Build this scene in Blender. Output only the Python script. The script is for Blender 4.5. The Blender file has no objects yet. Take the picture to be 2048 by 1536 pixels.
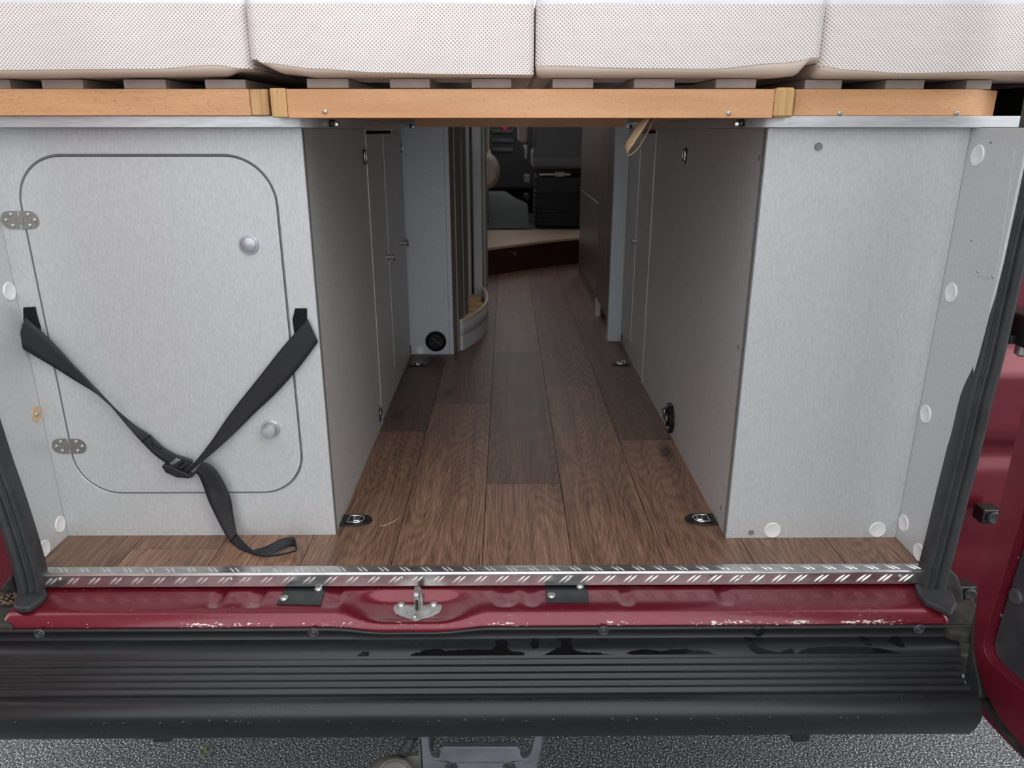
import bpy, bmesh, math, random
from mathutils import Vector, Matrix
random.seed(7)
SC = bpy.context.scene
COL = SC.collection

# ------------------------------------------------------------ camera, sky, light, exposure
FPX = 1500.0
PITCH, YAW = math.radians(18.7), math.radians(-0.43)
CAM = Vector((0.0, -1.105, 0.70))
cd = bpy.data.cameras.new('camera'); cam = bpy.data.objects.new('camera', cd); COL.objects.link(cam)
cam.location = CAM; cam.rotation_euler = (math.pi/2 - PITCH, 0, YAW)
cd.sensor_width = 36.0; cd.lens = 36.0 * FPX / 2048.0; cd.clip_start = 0.02
cd.dof.use_dof = True; cd.dof.focus_distance = 1.28; cd.dof.aperture_fstop = 7.0
SC.camera = cam
w = bpy.data.worlds.new('overcast_sky'); SC.world = w; w.use_nodes = True
w.node_tree.nodes['Background'].inputs[0].default_value = (0.94, 0.97, 1.0, 1)
w.node_tree.nodes['Background'].inputs[1].default_value = 1.45
sd = bpy.data.lights.new('sun', 'SUN'); sd.energy = 0.7; sd.angle = math.radians(45); sd.color = (1, 0.97, 0.93)
sun = bpy.data.objects.new('sun', sd); COL.objects.link(sun)
sun.rotation_euler = Vector((0.80, -0.50, 0.62)).to_track_quat('Z', 'Y').to_euler()
vs = SC.view_settings
vs.view_transform = 'Standard'; vs.look = 'None'; vs.gamma = 1.0; vs.use_curve_mapping = False
vs.exposure = 0.42

# ------------------------------------------------------------ pixel rays to world points
def ray(u, v):
    d = Vector(((u-1024)/FPX, 0, 0)) + Vector((0, math.cos(PITCH), -math.sin(PITCH))) \
        + Vector((0, math.sin(PITCH), math.cos(PITCH))) * ((768-v)/FPX)
    return Matrix.Rotation(YAW, 3, 'Z') @ d
def onplane(u, v, p, n):
    d = ray(u, v); n = Vector(n); return CAM + d*((Vector(p)-CAM).dot(n)/d.dot(n))
def PX(u, v, x): return onplane(u, v, (x, 0, 0), (1, 0, 0))
def PY(u, v, y): return onplane(u, v, (0, y, 0), (0, 1, 0))
def PZ(u, v, z=0.0): return onplane(u, v, (0, 0, z), (0, 0, 1))

# ------------------------------------------------------------ materials
class N:
    def __init__(s, name):
        s.m = bpy.data.materials.new(name); s.m.use_nodes = True
        s.t = s.m.node_tree; s.b = s.t.nodes['Principled BSDF']
        s._co = None
    def node(s, ty, **kw):
        n = s.t.nodes.new(ty)
        for k, v in kw.items(): setattr(n, k, v)
        return n
    def link(s, a, b): s.t.links.new(a, b)
    def co(s, scale=(1, 1, 1), rnd=False, src='Object'):
        tc = s.node('ShaderNodeTexCoord'); mp = s.node('ShaderNodeMapping')
        s.link(tc.outputs[src], mp.inputs[0]); mp.inputs['Scale'].default_value = scale
        if rnd:
            oi = s.node('ShaderNodeObjectInfo'); mu = s.node('ShaderNodeMath', operation='MULTIPLY')
            s.link(oi.outputs['Random'], mu.inputs[0]); mu.inputs[1].default_value = 57.0
            s.link(mu.outputs[0], mp.inputs['Location'])
        return mp.outputs[0]
    def noise(s, scale=(1, 1, 1), sc=1.0, det=2.0, rough=0.5, rnd=False, co=None):
        n = s.node('ShaderNodeTexNoise'); n.inputs['Scale'].default_value = sc
        n.inputs['Detail'].default_value = det; n.inputs['Roughness'].default_value = rough
        s.link(co if co is not None else s.co(scale, rnd), n.inputs['Vector']); return n.outputs[0]
    def ramp(s, f, stops, interp='LINEAR'):
        r = s.node('ShaderNodeValToRGB'); r.color_ramp.interpolation = interp
        e = r.color_ramp.elements
        while len(e) < len(stops): e.new(0.5)
        for i, (p, c) in enumerate(stops):
            e[i].position = p; e[i].color = (c, c, c, 1) if isinstance(c, (int, float)) else (*c, 1)
        s.link(f, r.inputs[0]); return r.outputs[0]
    def math(s, op, a, b=None):
        n = s.node('ShaderNodeMath', operation=op)
        for i, v in enumerate((a, b)):
            if v is None: continue
            if isinstance(v, (int, float)): n.inputs[i].default_value = v
            else: s.link(v, n.inputs[i])
        return n.outputs[0]
    def mix(s, f, a, b, mode='MIX'):
        n = s.node('ShaderNodeMix', data_type='RGBA', blend_type=mode)
        for i, v in ((0, f), (6, a), (7, b)):
            if isinstance(v, (int, float)): n.inputs[i].default_value = v if i == 0 else (v, v, v, 1)
            elif isinstance(v, tuple): n.inputs[i].default_value = (*v, 1)
            else: s.link(v, n.inputs[i])
        return n.outputs[2]
    def bump(s, h, st=0.3, dist=0.001):
        n = s.node('ShaderNodeBump'); n.inputs['Strength'].default_value = st; n.inputs['Distance'].default_value = dist
        s.link(h, n.inputs['Height']); s.link(n.outputs[0], s.b.inputs['Normal'])
    def set(s, base=None, rough=None, metal=None, coat=None, spec=None, sheen=None):
        for k, v in (('Base Color', base), ('Roughness', rough), ('Metallic', metal), ('Coat Weight', coat), ('Specular IOR Level', spec), ('Sheen Weight', sheen)):
            if v is None: continue
            if isinstance(v, tuple): s.b.inputs[k].default_value = (*v, 1)
            elif isinstance(v, (int, float)): s.b.inputs[k].default_value = v
            else: s.link(v, s.b.inputs[k])
        return s
M = {}
def simple(name, base, rough=0.5, metal=0.0, var=0.12, sc=60, bump=0.0, coat=0.0, bsc=None):
    n = N(name); f = n.noise(sc=sc, det=3)
    lo = tuple(max(0, c*(1-var)) for c in base); hi = tuple(min(1, c*(1+var)) for c in base)
    n.set(n.ramp(f, [(0.3, lo), (0.7, hi)]), rough, metal, coat)
    if bump: n.bump(n.noise(sc=bsc or sc*6, det=2), bump)
    M[name] = n.m; return n.m

n = N('brushed_laminate')                       # silver laminate with fine upright streaks
f = n.noise((560, 560, 115), det=2.0, rough=0.6)
c = n.ramp(f, [(0.25, (0.50, 0.51, 0.515)), (0.52, (0.565, 0.575, 0.578)), (0.78, (0.64, 0.65, 0.652))])
n.set(c, 0.42, 0.25); n.bump(f, 0.25, 0.0006); M['laminate'] = n.m
n = N('brushed_laminate_side')                  # same board, slanted grain, with aisle shade painted into its darker tone
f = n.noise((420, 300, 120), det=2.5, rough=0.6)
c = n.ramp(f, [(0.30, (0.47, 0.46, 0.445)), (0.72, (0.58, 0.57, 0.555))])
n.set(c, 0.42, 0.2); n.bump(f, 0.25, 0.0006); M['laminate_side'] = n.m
n = N('brushed_edge'); f = n.noise((30, 300, 300), det=2)
n.set(n.ramp(f, [(0.3, (0.52, 0.53, 0.54)), (0.7, (0.64, 0.65, 0.66))]), 0.35, 0.5); M['edge'] = n.m

n = N('oak_vinyl')                              # contour lines of a stretched noise give cathedral grain
oi = n.node('ShaderNodeObjectInfo')
big = n.noise((7.5, 0.95, 1), det=1.5, rough=0.4, rnd=True)
ox = n.node('ShaderNodeSeparateXYZ'); n.link(n.co(), ox.inputs[0])
rings = n.math('SINE', n.math('ADD', n.math('MULTIPLY', big, 300.0), n.math('MULTIPLY', ox.outputs[0], 420.0)))
fib = n.noise((520, 14, 1), det=3, rough=0.7, rnd=True)
med = n.noise((60, 2.5, 1), det=3, rnd=True)
g = n.math('ADD', n.math('MULTIPLY', rings, 0.042), n.math('ADD', n.math('MULTIPLY', fib, 0.85), n.math('MULTIPLY', med, 0.30)))
c = n.ramp(g, [(0.36, (0.065, 0.032, 0.021)), (0.53, (0.165, 0.088, 0.056)), (0.66, (0.265, 0.148, 0.097)), (0.84, (0.40, 0.24, 0.162))])
kn = n.node('ShaderNodeTexVoronoi'); kn.inputs['Scale'].default_value = 1.0
n.link(n.co((5.2, 1.9, 1), True), kn.inputs['Vector'])
knot = n.ramp(kn.outputs['Distance'], [(0.03, 0.35), (0.11, 1.0)])
c = n.mix(1.0, c, knot, 'MULTIPLY')
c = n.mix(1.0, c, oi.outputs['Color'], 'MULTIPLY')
n.set(c, n.ramp(fib, [(0.3, 0.36), (0.7, 0.52)]), 0.0, spec=0.5); n.bump(fib, 0.35, 0.0006); M['plank'] = n.m

def wood(name, cols, scale, fleck, rough=0.45):
    n = N(name); f = n.noise(scale, det=3, rough=0.6, rnd=True)
    f2 = n.noise(fleck, det=1)
    c = n.ramp(f, [(0.3, cols[0]), (0.7, cols[1])])
    c = n.mix(n.ramp(f2, [(0.60, 0.0), (0.70, 0.55)]), c, cols[2])
    n.set(c, rough); n.bump(f2, 0.1, 0.0004); M[name] = n.m
wood('beech', ((0.58, 0.285, 0.125), (0.74, 0.41, 0.205), (0.40, 0.17, 0.065)), (3, 30, 22), (170, 500, 800))
wood('beech_end', ((0.52, 0.29, 0.11), (0.66, 0.41, 0.18), (0.40, 0.2, 0.07)), (150, 150, 8), (300, 300, 20))
wood('mahogany', ((0.035, 0.012, 0.008), (0.06, 0.02, 0.013), (0.02, 0.008, 0.005)), (5, 5, 60), (90, 90, 400), 0.35)
wood('pale_step', ((0.42, 0.31, 0.21), (0.55, 0.42, 0.29), (0.33, 0.23, 0.15)), (6, 60, 60), (80, 300, 300))
wood('teak_mat', ((0.55, 0.33, 0.13), (0.68, 0.45, 0.2), (0.4, 0.22, 0.08)), (60, 6, 6), (300, 80, 80))
simple('slat', (0.36, 0.295, 0.265), 0.55, var=0.1, sc=40)

n = N('spacer_mesh')                            # white knit with a staggered lattice of small holes
co = n.co((1, 1, 1)); sx = n.node('ShaderNodeSeparateXYZ'); n.link(co, sx.inputs[0])
px_, pz_ = 2*math.pi/0.0056, 2*math.pi/0.0053
wv = n.noise(sc=14, det=2)
xx = n.math('MULTIPLY', n.math('ADD', sx.outputs[0], n.math('MULTIPLY', wv, 0.006)), px_)
zz = n.math('MULTIPLY', n.math('ADD', sx.outputs[2], n.math('MULTIPLY', wv, 0.005)), pz_)
l = n.math('MULTIPLY', n.math('COSINE', xx), n.math('COSINE', zz))
c = n.ramp(l, [(0.15, (0.90, 0.83, 0.795)), (0.55, (0.37, 0.33, 0.32))])
n.set(c, 0.85, sheen=0.1); n.bump(n.math('MULTIPLY', l, -1.0), 0.25, 0.0008); M['mesh'] = n.m
n = N('cover_cloth'); f = n.noise(sc=9, det=3); wv = n.noise((900, 900, 200), det=1)
n.set(n.ramp(f, [(0.3, (0.80, 0.65, 0.52)), (0.7, (0.86, 0.72, 0.60))]), 0.75, sheen=0.1); n.bump(f, 0.4, 0.004); M['cloth'] = n.m
n = N('top_cloth'); f = n.noise(sc=9, det=3)
n.set(n.ramp(f, [(0.3, (0.74, 0.73, 0.76)), (0.7, (0.82, 0.81, 0.83))]), 0.8); n.bump(f, 0.3, 0.003); M['topcloth'] = n.m

n = N('red_paint')                              # dark red metallic with chips along the worn rim
geo = n.node('ShaderNodeNewGeometry'); sp = n.node('ShaderNodeSeparateXYZ'); n.link(geo.outputs['Position'], sp.inputs[0])
fl = n.noise(sc=900, det=1)
base = n.ramp(fl, [(0.3, (0.14, 0.006, 0.016)), (0.7, (0.20, 0.010, 0.025))])
gco = n.node('ShaderNodeMapping'); n.link(geo.outputs['Position'], gco.inputs[0]); gco.inputs['Scale'].default_value = (110, 260, 260)
chip = n.noise(co=gco.outputs[0], det=4, rough=0.7)
g2 = n.node('ShaderNodeMapping'); n.link(geo.outputs['Position'], g2.inputs[0]); g2.inputs['Scale'].default_value = (7, 7, 7)
chip2 = n.noise(co=g2.outputs[0], det=3)
band = n.math('MULTIPLY', n.ramp(n.math('MULTIPLY', sp.outputs[2], -10.0), [(0.43, 0.0), (0.455, 1.0), (0.50, 1.0), (0.54, 0.0)]),
              n.ramp(n.math('MULTIPLY', sp.outputs[1], -10.0), [(0.80, 0.0), (0.87, 1.0)]))
band = n.math('MULTIPLY', band, n.ramp(chip2, [(0.40, 0.0), (0.58, 1.0)]))
mask = n.ramp(n.math('ADD', chip, n.math('MULTIPLY', band, 0.17)), [(0.70, 0.0), (0.715, 1.0)])
dust = n.math('MULTIPLY', n.ramp(n.noise(co=g2.outputs[0], det=5), [(0.5, 0.0), (0.8, 0.35)]), n.ramp(chip, [(0.4, 0), (0.7, 1.0)]))
c = n.mix(mask, n.mix(dust, base, (0.33, 0.25, 0.2)), (0.75, 0.66, 0.63))
n.set(c, n.math('ADD', n.math('MULTIPLY', dust, 0.5), 0.34), n.math('MULTIPLY', n.math('SUBTRACT', 1.0, mask), 0.45), 0.8); M['red'] = n.m
n.b.inputs['Coat Roughness'].default_value = 0.16
n = N('door_red'); f = n.noise(sc=700, det=1)
n.set(n.ramp(f, [(0.3, (0.135, 0.008, 0.018)), (0.7, (0.19, 0.013, 0.027))]), 0.36, 0.35, 0.35); n.b.inputs['Coat Roughness'].default_value = 0.22; M['doorred'] = n.m

n = N('bumper_plastic'); f = n.noise((6, 25, 25), det=5, rough=0.7); f2 = n.noise(sc=420, det=2)
d = n.math('MULTIPLY', n.ramp(f, [(0.45, 0.0), (0.75, 0.5)]), n.ramp(f2, [(0.45, 0.0), (0.7, 1.0)]))
n.set(n.mix(d, (0.0075, 0.0085, 0.0095), (0.06, 0.058, 0.054)), n.math('ADD', 0.28, n.math('MULTIPLY', f, 0.18)), spec=0.55); n.bump(f2, 0.12, 0.0004); M['bumper'] = n.m
simple('black_plastic', (0.016, 0.017, 0.018), 0.42, sc=120, bump=0.1)
simple('black_gloss', (0.008, 0.008, 0.009), 0.22, sc=40)
simple('rubber', (0.030, 0.031, 0.034), 0.55, sc=30, var=0.25, bump=0.1)
simple('dirty_rubber', (0.026, 0.0245, 0.0215), 0.7, sc=50, var=0.5, bump=0.4, bsc=90)
simple('rivet_plastic', (0.05, 0.052, 0.055), 0.35, sc=80)
simple('dirt', (0.16, 0.115, 0.065), 0.95, sc=300, var=0.6, bump=0.8)
simple('screw_steel', (0.52, 0.51, 0.49), 0.32, 0.85, var=0.1)
simple('chrome', (0.72, 0.72, 0.72), 0.14, 1.0, var=0.05)
simple('zinc', (0.52, 0.52, 0.50), 0.42, 0.75, sc=90, var=0.25, bump=0.15)
simple('alu_bar', (0.80, 0.79, 0.78), 0.30, 0.7, sc=200, var=0.08)
simple('hinge_steel', (0.36, 0.345, 0.325), 0.38, 0.8, sc=200, var=0.08)
simple('silver_plastic', (0.50, 0.51, 0.54), 0.33, 0.55, var=0.03)
simple('grey_gasket', (0.16, 0.165, 0.17), 0.5, var=0.05)
simple('gap_dark', (0.02, 0.02, 0.02), 0.7)
simple('cap_white', (0.78, 0.78, 0.77), 0.38, var=0.03)
simple('cap_grey', (0.20, 0.20, 0.195), 0.4, var=0.05)
simple('gold', (0.62, 0.43, 0.25), 0.45, 0.2, sc=200)
simple('velcro', (0.004, 0.004, 0.005), 1.0, sc=600, var=0.6, bump=0.8)
simple('steel_paint', (0.14, 0.15, 0.165), 0.45, 0.2, sc=25, var=0.25, bump=0.1)
simple('socket_grey', (0.13, 0.125, 0.11), 0.6, sc=40, var=0.3, bump=0.15)
simple('frame_white', (0.66, 0.66, 0.68), 0.4, var=0.03)
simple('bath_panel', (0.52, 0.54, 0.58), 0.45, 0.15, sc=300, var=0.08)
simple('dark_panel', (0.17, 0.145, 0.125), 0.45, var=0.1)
simple('tray_white', (0.58, 0.58, 0.60), 0.35, var=0.03)
simple('tray_beige', (0.70, 0.56, 0.42), 0.35, var=0.04)
simple('rib_line', (0.24, 0.225, 0.205), 0.45, 0.3)
simple('seat_fabric', (0.17, 0.17, 0.178), 0.9, sc=300, var=0.2, bump=0.3)
simple('seat_light', (0.42, 0.36, 0.31), 0.85, sc=300, var=0.1, bump=0.3)
simple('cab_black', (0.012, 0.012, 0.013), 0.6, sc=80)
simple('cab_carpet', (0.055, 0.058, 0.053), 0.95, sc=200, var=0.3, bump=0.4)
simple('signal_red', (0.6, 0.02, 0.04), 0.4)
simple('straw', (0.62, 0.47, 0.27), 0.6)
simple('leaf', (0.16, 0.22, 0.05), 0.6, sc=80, var=0.3)
simple('lining', (0.5, 0.5, 0.49), 0.6)
simple('drop', (0.012, 0.012, 0.013), 0.05)
n = N('wet_film'); n.set((0.006, 0.006, 0.0065), 0.09, spec=0.25); n.bump(n.noise(sc=40, det=2), 0.08, 0.001); M['wet'] = n.m
n = N('webbing_black'); f = n.noise((260, 260, 260), det=1)
co = n.node('ShaderNodeTexCoord'); wt = n.node('ShaderNodeTexWave', wave_type='BANDS', bands_direction='DIAGONAL'); wt.inputs['Scale'].default_value = 330
n.link(co.outputs['Object'], wt.inputs['Vector'])
n.set(n.ramp(wt.outputs['Fac'], [(0.2, (0.009, 0.0095, 0.011)), (0.8, (0.025, 0.026, 0.030))]), 0.65, spec=0.4); n.bump(wt.outputs['Fac'], 0.3, 0.0005); M['web'] = n.m
n = N('webbing_tan'); co = n.node('ShaderNodeTexCoord'); wt = n.node('ShaderNodeTexWave', bands_direction='Z'); wt.inputs['Scale'].default_value = 260
n.link(co.outputs['Object'], wt.inputs['Vector'])
n.set(n.ramp(wt.outputs['Fac'], [(0.2, (0.29, 0.19, 0.105)), (0.8, (0.42, 0.29, 0.17))]), 0.8); n.bump(wt.outputs['Fac'], 0.4, 0.0005); M['tan'] = n.m
n = N('checker_aluminium'); f = n.noise((20, 200, 200), det=3); f2 = n.noise(sc=30, det=3)
n.set(n.ramp(f2, [(0.3, (0.50, 0.49, 0.48)), (0.7, (0.66, 0.65, 0.64))]), n.ramp(f, [(0.3, 0.2), (0.7, 0.34)]), 0.95); M['alu'] = n.m
n = N('asphalt'); f = n.noise(sc=260, det=3, rough=0.7); v = n.node('ShaderNodeTexVoronoi'); v.inputs['Scale'].default_value = 190
n.link(n.co(), v.inputs['Vector']); b = n.noise(sc=1.2, det=3)
c = n.ramp(f, [(0.42, (0.012, 0.013, 0.015)), (0.53, (0.09, 0.093, 0.10)), (0.63, (0.70, 0.70, 0.70))])
n.set(n.mix(1.0, c, n.ramp(b, [(0.3, 0.8), (0.7, 1.1)]), 'MULTIPLY'), 0.75); n.bump(v.outputs['Distance'], 0.9, 0.004); M['asphalt'] = n.m

# ------------------------------------------------------------ mesh helpers
WL = {}
def wloc(o): return WL.get(o.name, Vector((0, 0, 0))) if o else Vector((0, 0, 0))
def tag(o, label=None, cat=None, group=None, kind=None):
    for k, v in (('label', label), ('category', cat), ('group', group), ('kind', kind)):
        if v: o[k] = v
    return o
def thing(name, label, cat, loc, group=None, kind=None):
    o = bpy.data.objects.new(name, None); COL.objects.link(o); o.empty_display_size = 0.05
    o.location = loc; WL[o.name] = Vector(loc); return tag(o, label, cat, group, kind)
def finish(name, me, mat, parent=None, smooth=False, bevel=0.0, seg=2, solid=0.0, sub=0):
    vs_ = me.vertices
    lo = Vector([min(v.co[i] for v in vs_) for i in range(3)]); hi = Vector([max(v.co[i] for v in vs_) for i in range(3)])
    c = Vector(((lo.x+hi.x)/2, (lo.y+hi.y)/2, (lo.z+hi.z)/2)) if parent else Vector(((lo.x+hi.x)/2, (lo.y+hi.y)/2, lo.z))
    me.transform(Matrix.Translation(-c))
    o = bpy.data.objects.new(name, me); COL.objects.link(o); WL[o.name] = c
    if parent: o.parent = parent; o.location = c - wloc(parent)
    else: o.location = c
    me.materials.append(M[mat] if isinstance(mat, str) else mat)
    if smooth:
        for p in me.polygons: p.use_smooth = True
    if solid:
        md = o.modifiers.new('solid', 'SOLIDIFY'); md.thickness = solid; md.offset = 0
    if bevel:
        md = o.modifiers.new('bevel', 'BEVEL'); md.width = bevel; md.segments = seg; md.limit_method = 'ANGLE'; md.angle_limit = math.radians(40)
        if seg > 1 and not smooth:
            for p in me.polygons: p.use_smooth = True
            wn = o.modifiers.new('wn', 'WEIGHTED_NORMAL'); wn.keep_sharp = True
    if sub:
        md = o.modifiers.new('sub', 'SUBSURF'); md.levels = sub; md.render_levels = sub
    return o
def mesh(name, verts, faces, mat, parent=None, **kw):
    me = bpy.data.meshes.new(name); me.from_pydata([tuple(v) for v in verts], [], faces)
    bm = bmesh.new(); bm.from_mesh(me); bmesh.ops.recalc_face_normals(bm, faces=bm.faces); bm.to_mesh(me); bm.free()
    me.update(); return finish(name, me, mat, parent, **kw)
BF = [(0, 3, 2, 1), (4, 5, 6, 7), (0, 1, 5, 4), (1, 2, 6, 5), (2, 3, 7, 6), (3, 0, 4, 7)]
def box(name, x0, x1, y0, y1, z0, z1, mat, parent=None, bevel=0.0, **kw):
    return mesh(name, [(x0, y0, z0), (x1, y0, z0), (x1, y1, z0), (x0, y1, z0), (x0, y0, z1), (x1, y0, z1), (x1, y1, z1), (x0, y1, z1)], BF, mat, parent, bevel=bevel, **kw)
def prism(name, pts, off, mat, parent=None, **kw):
    """closed outline of 3-D points, swept along the vector off"""
    k = len(pts); off = Vector(off)
    v = [Vector(p) for p in pts] + [Vector(p)+off for p in pts]
    f = [tuple(range(k)), tuple(range(2*k-1, k-1, -1))] + [(i, (i+1) % k, k+(i+1) % k, k+i) for i in range(k)]
    return mesh(name, v, f, mat, parent, **kw)
def plate(name, outlines, org, au, av, thick, mat, parent=None, bevel=0.0, **kw):
    """flat board with holes: outlines in (a,b) along au, av; thickness grows along au x av"""
    cu = bpy.data.curves.new('tmp', 'CURVE'); cu.dimensions = '2D'; cu.fill_mode = 'BOTH'; cu.extrude = thick/2
    for ol in outlines:
        sp_ = cu.splines.new('POLY'); sp_.points.add(len(ol)-1); sp_.use_cyclic_u = True
        for i, (a, b) in enumerate(ol): sp_.points[i].co = (a, b, 0, 1)
    to = bpy.data.objects.new('tmp', cu); COL.objects.link(to)
    dg = bpy.context.evaluated_depsgraph_get(); me = bpy.data.meshes.new_from_object(to.evaluated_get(dg))
    bpy.data.objects.remove(to); bpy.data.curves.remove(cu)
    au, av = Vector(au), Vector(av); nn = au.cross(av)
    m4 = Matrix((au, av, nn)).transposed().to_4x4(); m4.translation = Vector(org) + nn*(thick/2)
    bm = bmesh.new(); bm.from_mesh(me); bmesh.ops.remove_doubles(bm, verts=bm.verts, dist=1e-6); bm.to_mesh(me); bm.free()
    me.transform(m4); me.materials.clear(); me.name = name
    return finish(name, me, mat, parent, bevel=bevel, **kw)
def rrect(a0, a1, b0, b1, r, k=10):
    o = []
    for cx, cy, s in ((a1-r, b1-r, 0), (a0+r, b1-r, 1), (a0+r, b0+r, 2), (a1-r, b0+r, 3)):
        for i in range(k+1):
            t = (s + i/k)*math.pi/2; o.append((cx+r*math.cos(t), cy+r*math.sin(t)))
    return o
def circ(a, b, r, k=24): return [(a+r*math.cos(2*math.pi*i/k), b+r*math.sin(2*math.pi*i/k)) for i in range(k)]
def frame_of(axis):
    z = Vector(axis).normalized(); t = Vector((0, 0, 1)) if abs(z.z) < 0.9 else Vector((1, 0, 0))
    x = t.cross(z).normalized(); return x, z.cross(x), z
def lathe(name, prof, org, axis, mat, parent=None, k=24, sx=1.0, smooth=True, **kw):
    x, y, z = frame_of(axis); org = Vector(org); v = []; f = []
    for r, h in prof:
        for i in range(k):
            t = 2*math.pi*i/k; v.append(org + x*(r*math.cos(t)*sx) + y*(r*math.sin(t)) + z*h)
    for j in range(len(prof)-1):
        for i in range(k): f.append((j*k+i, j*k+(i+1) % k, (j+1)*k+(i+1) % k, (j+1)*k+i))
    f.append(tuple(range(k-1, -1, -1))); f.append(tuple(range((len(prof)-1)*k, len(prof)*k)))
    o = mesh(name, v, f, mat, parent, smooth=smooth, **kw)
    if smooth:
        md = o.modifiers.new('es', 'EDGE_SPLIT'); md.split_angle = math.radians(38)
    return o
def tube(name, pts, r, mat, parent=None, k=8, closed=False, **kw):
    pts = [Vector(p) for p in pts]; nP = len(pts); v = []; f = []; up = None
    for i, p in enumerate(pts):
        a = pts[(i-1) % nP] if (closed or i) else p; b = pts[(i+1) % nP] if (closed or i < nP-1) else p
        d = (b-a).normalized()
        if up is None: up = Vector((0, 0, 1)) if abs(d.z) < 0.9 else Vector((1, 0, 0))
        s = d.cross(up).normalized(); up = s.cross(d)
        rr = r[i] if isinstance(r, (list, tuple)) else r
        for j in range(k):
            t = 2*math.pi*j/k; v.append(p + s*(rr*math.cos(t)) + up*(rr*math.sin(t)))
    for i in range(nP if closed else nP-1):
        for j in range(k): f.append((i*k+j, i*k+(j+1) % k, ((i+1) % nP)*k+(j+1) % k, ((i+1) % nP)*k+j))
    if not closed: f.append(tuple(range(k-1, -1, -1))); f.append(tuple(range((nP-1)*k, nP*k)))
    return mesh(name, v, f, mat, parent, smooth=True, **kw)
def crv(pts, n):
    """Catmull-Rom through points"""
    pts = [Vector(p) for p in pts]; out = []
    for i in range(len(pts)-1):
        p0, p1, p2, p3 = pts[max(i-1, 0)], pts[i], pts[i+1], pts[min(i+2, len(pts)-1)]
        for j in range(n):
            t = j/n; out.append(0.5*((2*p1)+(p2-p0)*t+(2*p0-5*p1+4*p2-p3)*t*t+(3*p1-p0-3*p2+p3)*t**3))
    return out+[pts[-1]]
def ribbon(name, A, B, mat, parent=None, th=0.0016, n=8, bow=0.0):
    A, B = crv(A, n), crv(B, n); v = []; f = []; K = 5
    for a, b in zip(A, B):
        for j in range(K):
            t = j/(K-1); v.append(a.lerp(b, t) + Vector((0, -bow*4*t*(1-t), 0)))
    for i in range(len(A)-1):
        for j in range(K-1): f.append((i*K+j, i*K+j+1, (i+1)*K+j+1, (i+1)*K+j))
    return mesh(name, v, f, mat, parent, smooth=True, solid=th)
def grid(name, fn, us, vs_, mat, parent=None, **kw):
    v = [fn(a, b) for a in us for b in vs_]; k = len(vs_)
    f = [(i*k+j, i*k+j+1, (i+1)*k+j+1, (i+1)*k+j) for i in range(len(us)-1) for j in range(k-1)]
    return mesh(name, v, f, mat, parent, smooth=True, **kw)
def lin(a, b, n): return [a+(b-a)*i/n for i in range(n+1)]
def sst(a, b, x):
    if a > b: return sst(-a, -b, -x)
    t = max(0, min(1, (x-a)/(b-a))); return t*t*(3-2*t)
def screw(org, axis, r=0.004, parent=None, mat='screw_steel', name='screw'):
    return lathe(name, [(r, 0), (r, r*0.25), (r*0.8, r*0.5), (r*0.42, r*0.6), (r*0.38, r*0.25)], org, axis, mat, parent, k=14)
def cap(org, axis, r=0.0148, parent=None, mat='cap_white', name='cover_cap', h=0.0022):
    return lathe(name, [(r, 0), (r, h*0.55), (r*0.93, h), (r*0.88, h*0.86), (0.0005, h*0.86)], org, axis, mat, parent, k=28)

# ------------------------------------------------------------ ground, floor, van shell
XL, XR = -0.800, 0.705            # inner lining of the van sides
YL, YR = 0.107, 0.090             # cabinet fronts
XA, XB = -0.313, 0.396            # aisle faces of the cabinets
SH = 0.703                        # underside of the shelves
gr = box('ground', -15, 15, -15, 15, -0.60, -0.55, 'asphalt'); tag(gr, 'grey speckled asphalt under the van bumper', 'ground', kind='structure')
fl = thing('floor', 'dark brown oak plank vinyl floor of the van', 'floor', (0, 1.5, 0), kind='structure')
box('subfloor', XL+0.001, XR-0.001, -0.02, 3.4, -0.022, -0.0034, 'gap_dark', fl)
PW = 0.1548; XS = PZ(964, 1132).x
cuts = {}
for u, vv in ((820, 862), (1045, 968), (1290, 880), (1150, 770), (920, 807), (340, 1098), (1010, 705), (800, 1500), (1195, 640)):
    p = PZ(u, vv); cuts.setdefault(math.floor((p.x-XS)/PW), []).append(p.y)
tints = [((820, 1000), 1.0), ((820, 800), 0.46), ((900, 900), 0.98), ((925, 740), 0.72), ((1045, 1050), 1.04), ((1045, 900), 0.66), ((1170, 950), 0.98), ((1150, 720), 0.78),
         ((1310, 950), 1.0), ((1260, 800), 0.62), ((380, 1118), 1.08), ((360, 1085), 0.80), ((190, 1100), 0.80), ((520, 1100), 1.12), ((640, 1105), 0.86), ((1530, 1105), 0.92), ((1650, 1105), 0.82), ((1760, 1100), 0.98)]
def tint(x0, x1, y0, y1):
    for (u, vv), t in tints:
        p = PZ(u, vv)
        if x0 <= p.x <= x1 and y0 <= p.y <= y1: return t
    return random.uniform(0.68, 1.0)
for k in range(math.floor((XL-XS)/PW), math.ceil((XR-XS)/PW)):
    x0 = max(XS+k*PW, XL); x1 = min(XS+(k+1)*PW, XR)
    aisle = -0.36 < (x0+x1)/2 < 0.42
    yend = 3.15 if aisle else 0.112
    cs = sorted(c for c in cuts.get(k, []) if 0.01 < c < yend)
    last = cs[-1] if cs else random.uniform(0.25, 0.9)
    if not cs and last < yend: cs.append(last)
    while last + 0.95 < yend: last += 0.95; cs.append(last)
    ys = [-0.004] + [c for c in cs if c < yend] + [yend]
    for y0, y1 in zip(ys, ys[1:]):
        t = tint(x0, x1, y0, y1)
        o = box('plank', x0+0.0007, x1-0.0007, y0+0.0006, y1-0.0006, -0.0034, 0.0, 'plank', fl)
        o.color = (t, t, t*random.uniform(0.96, 1.02), 1)

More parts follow.
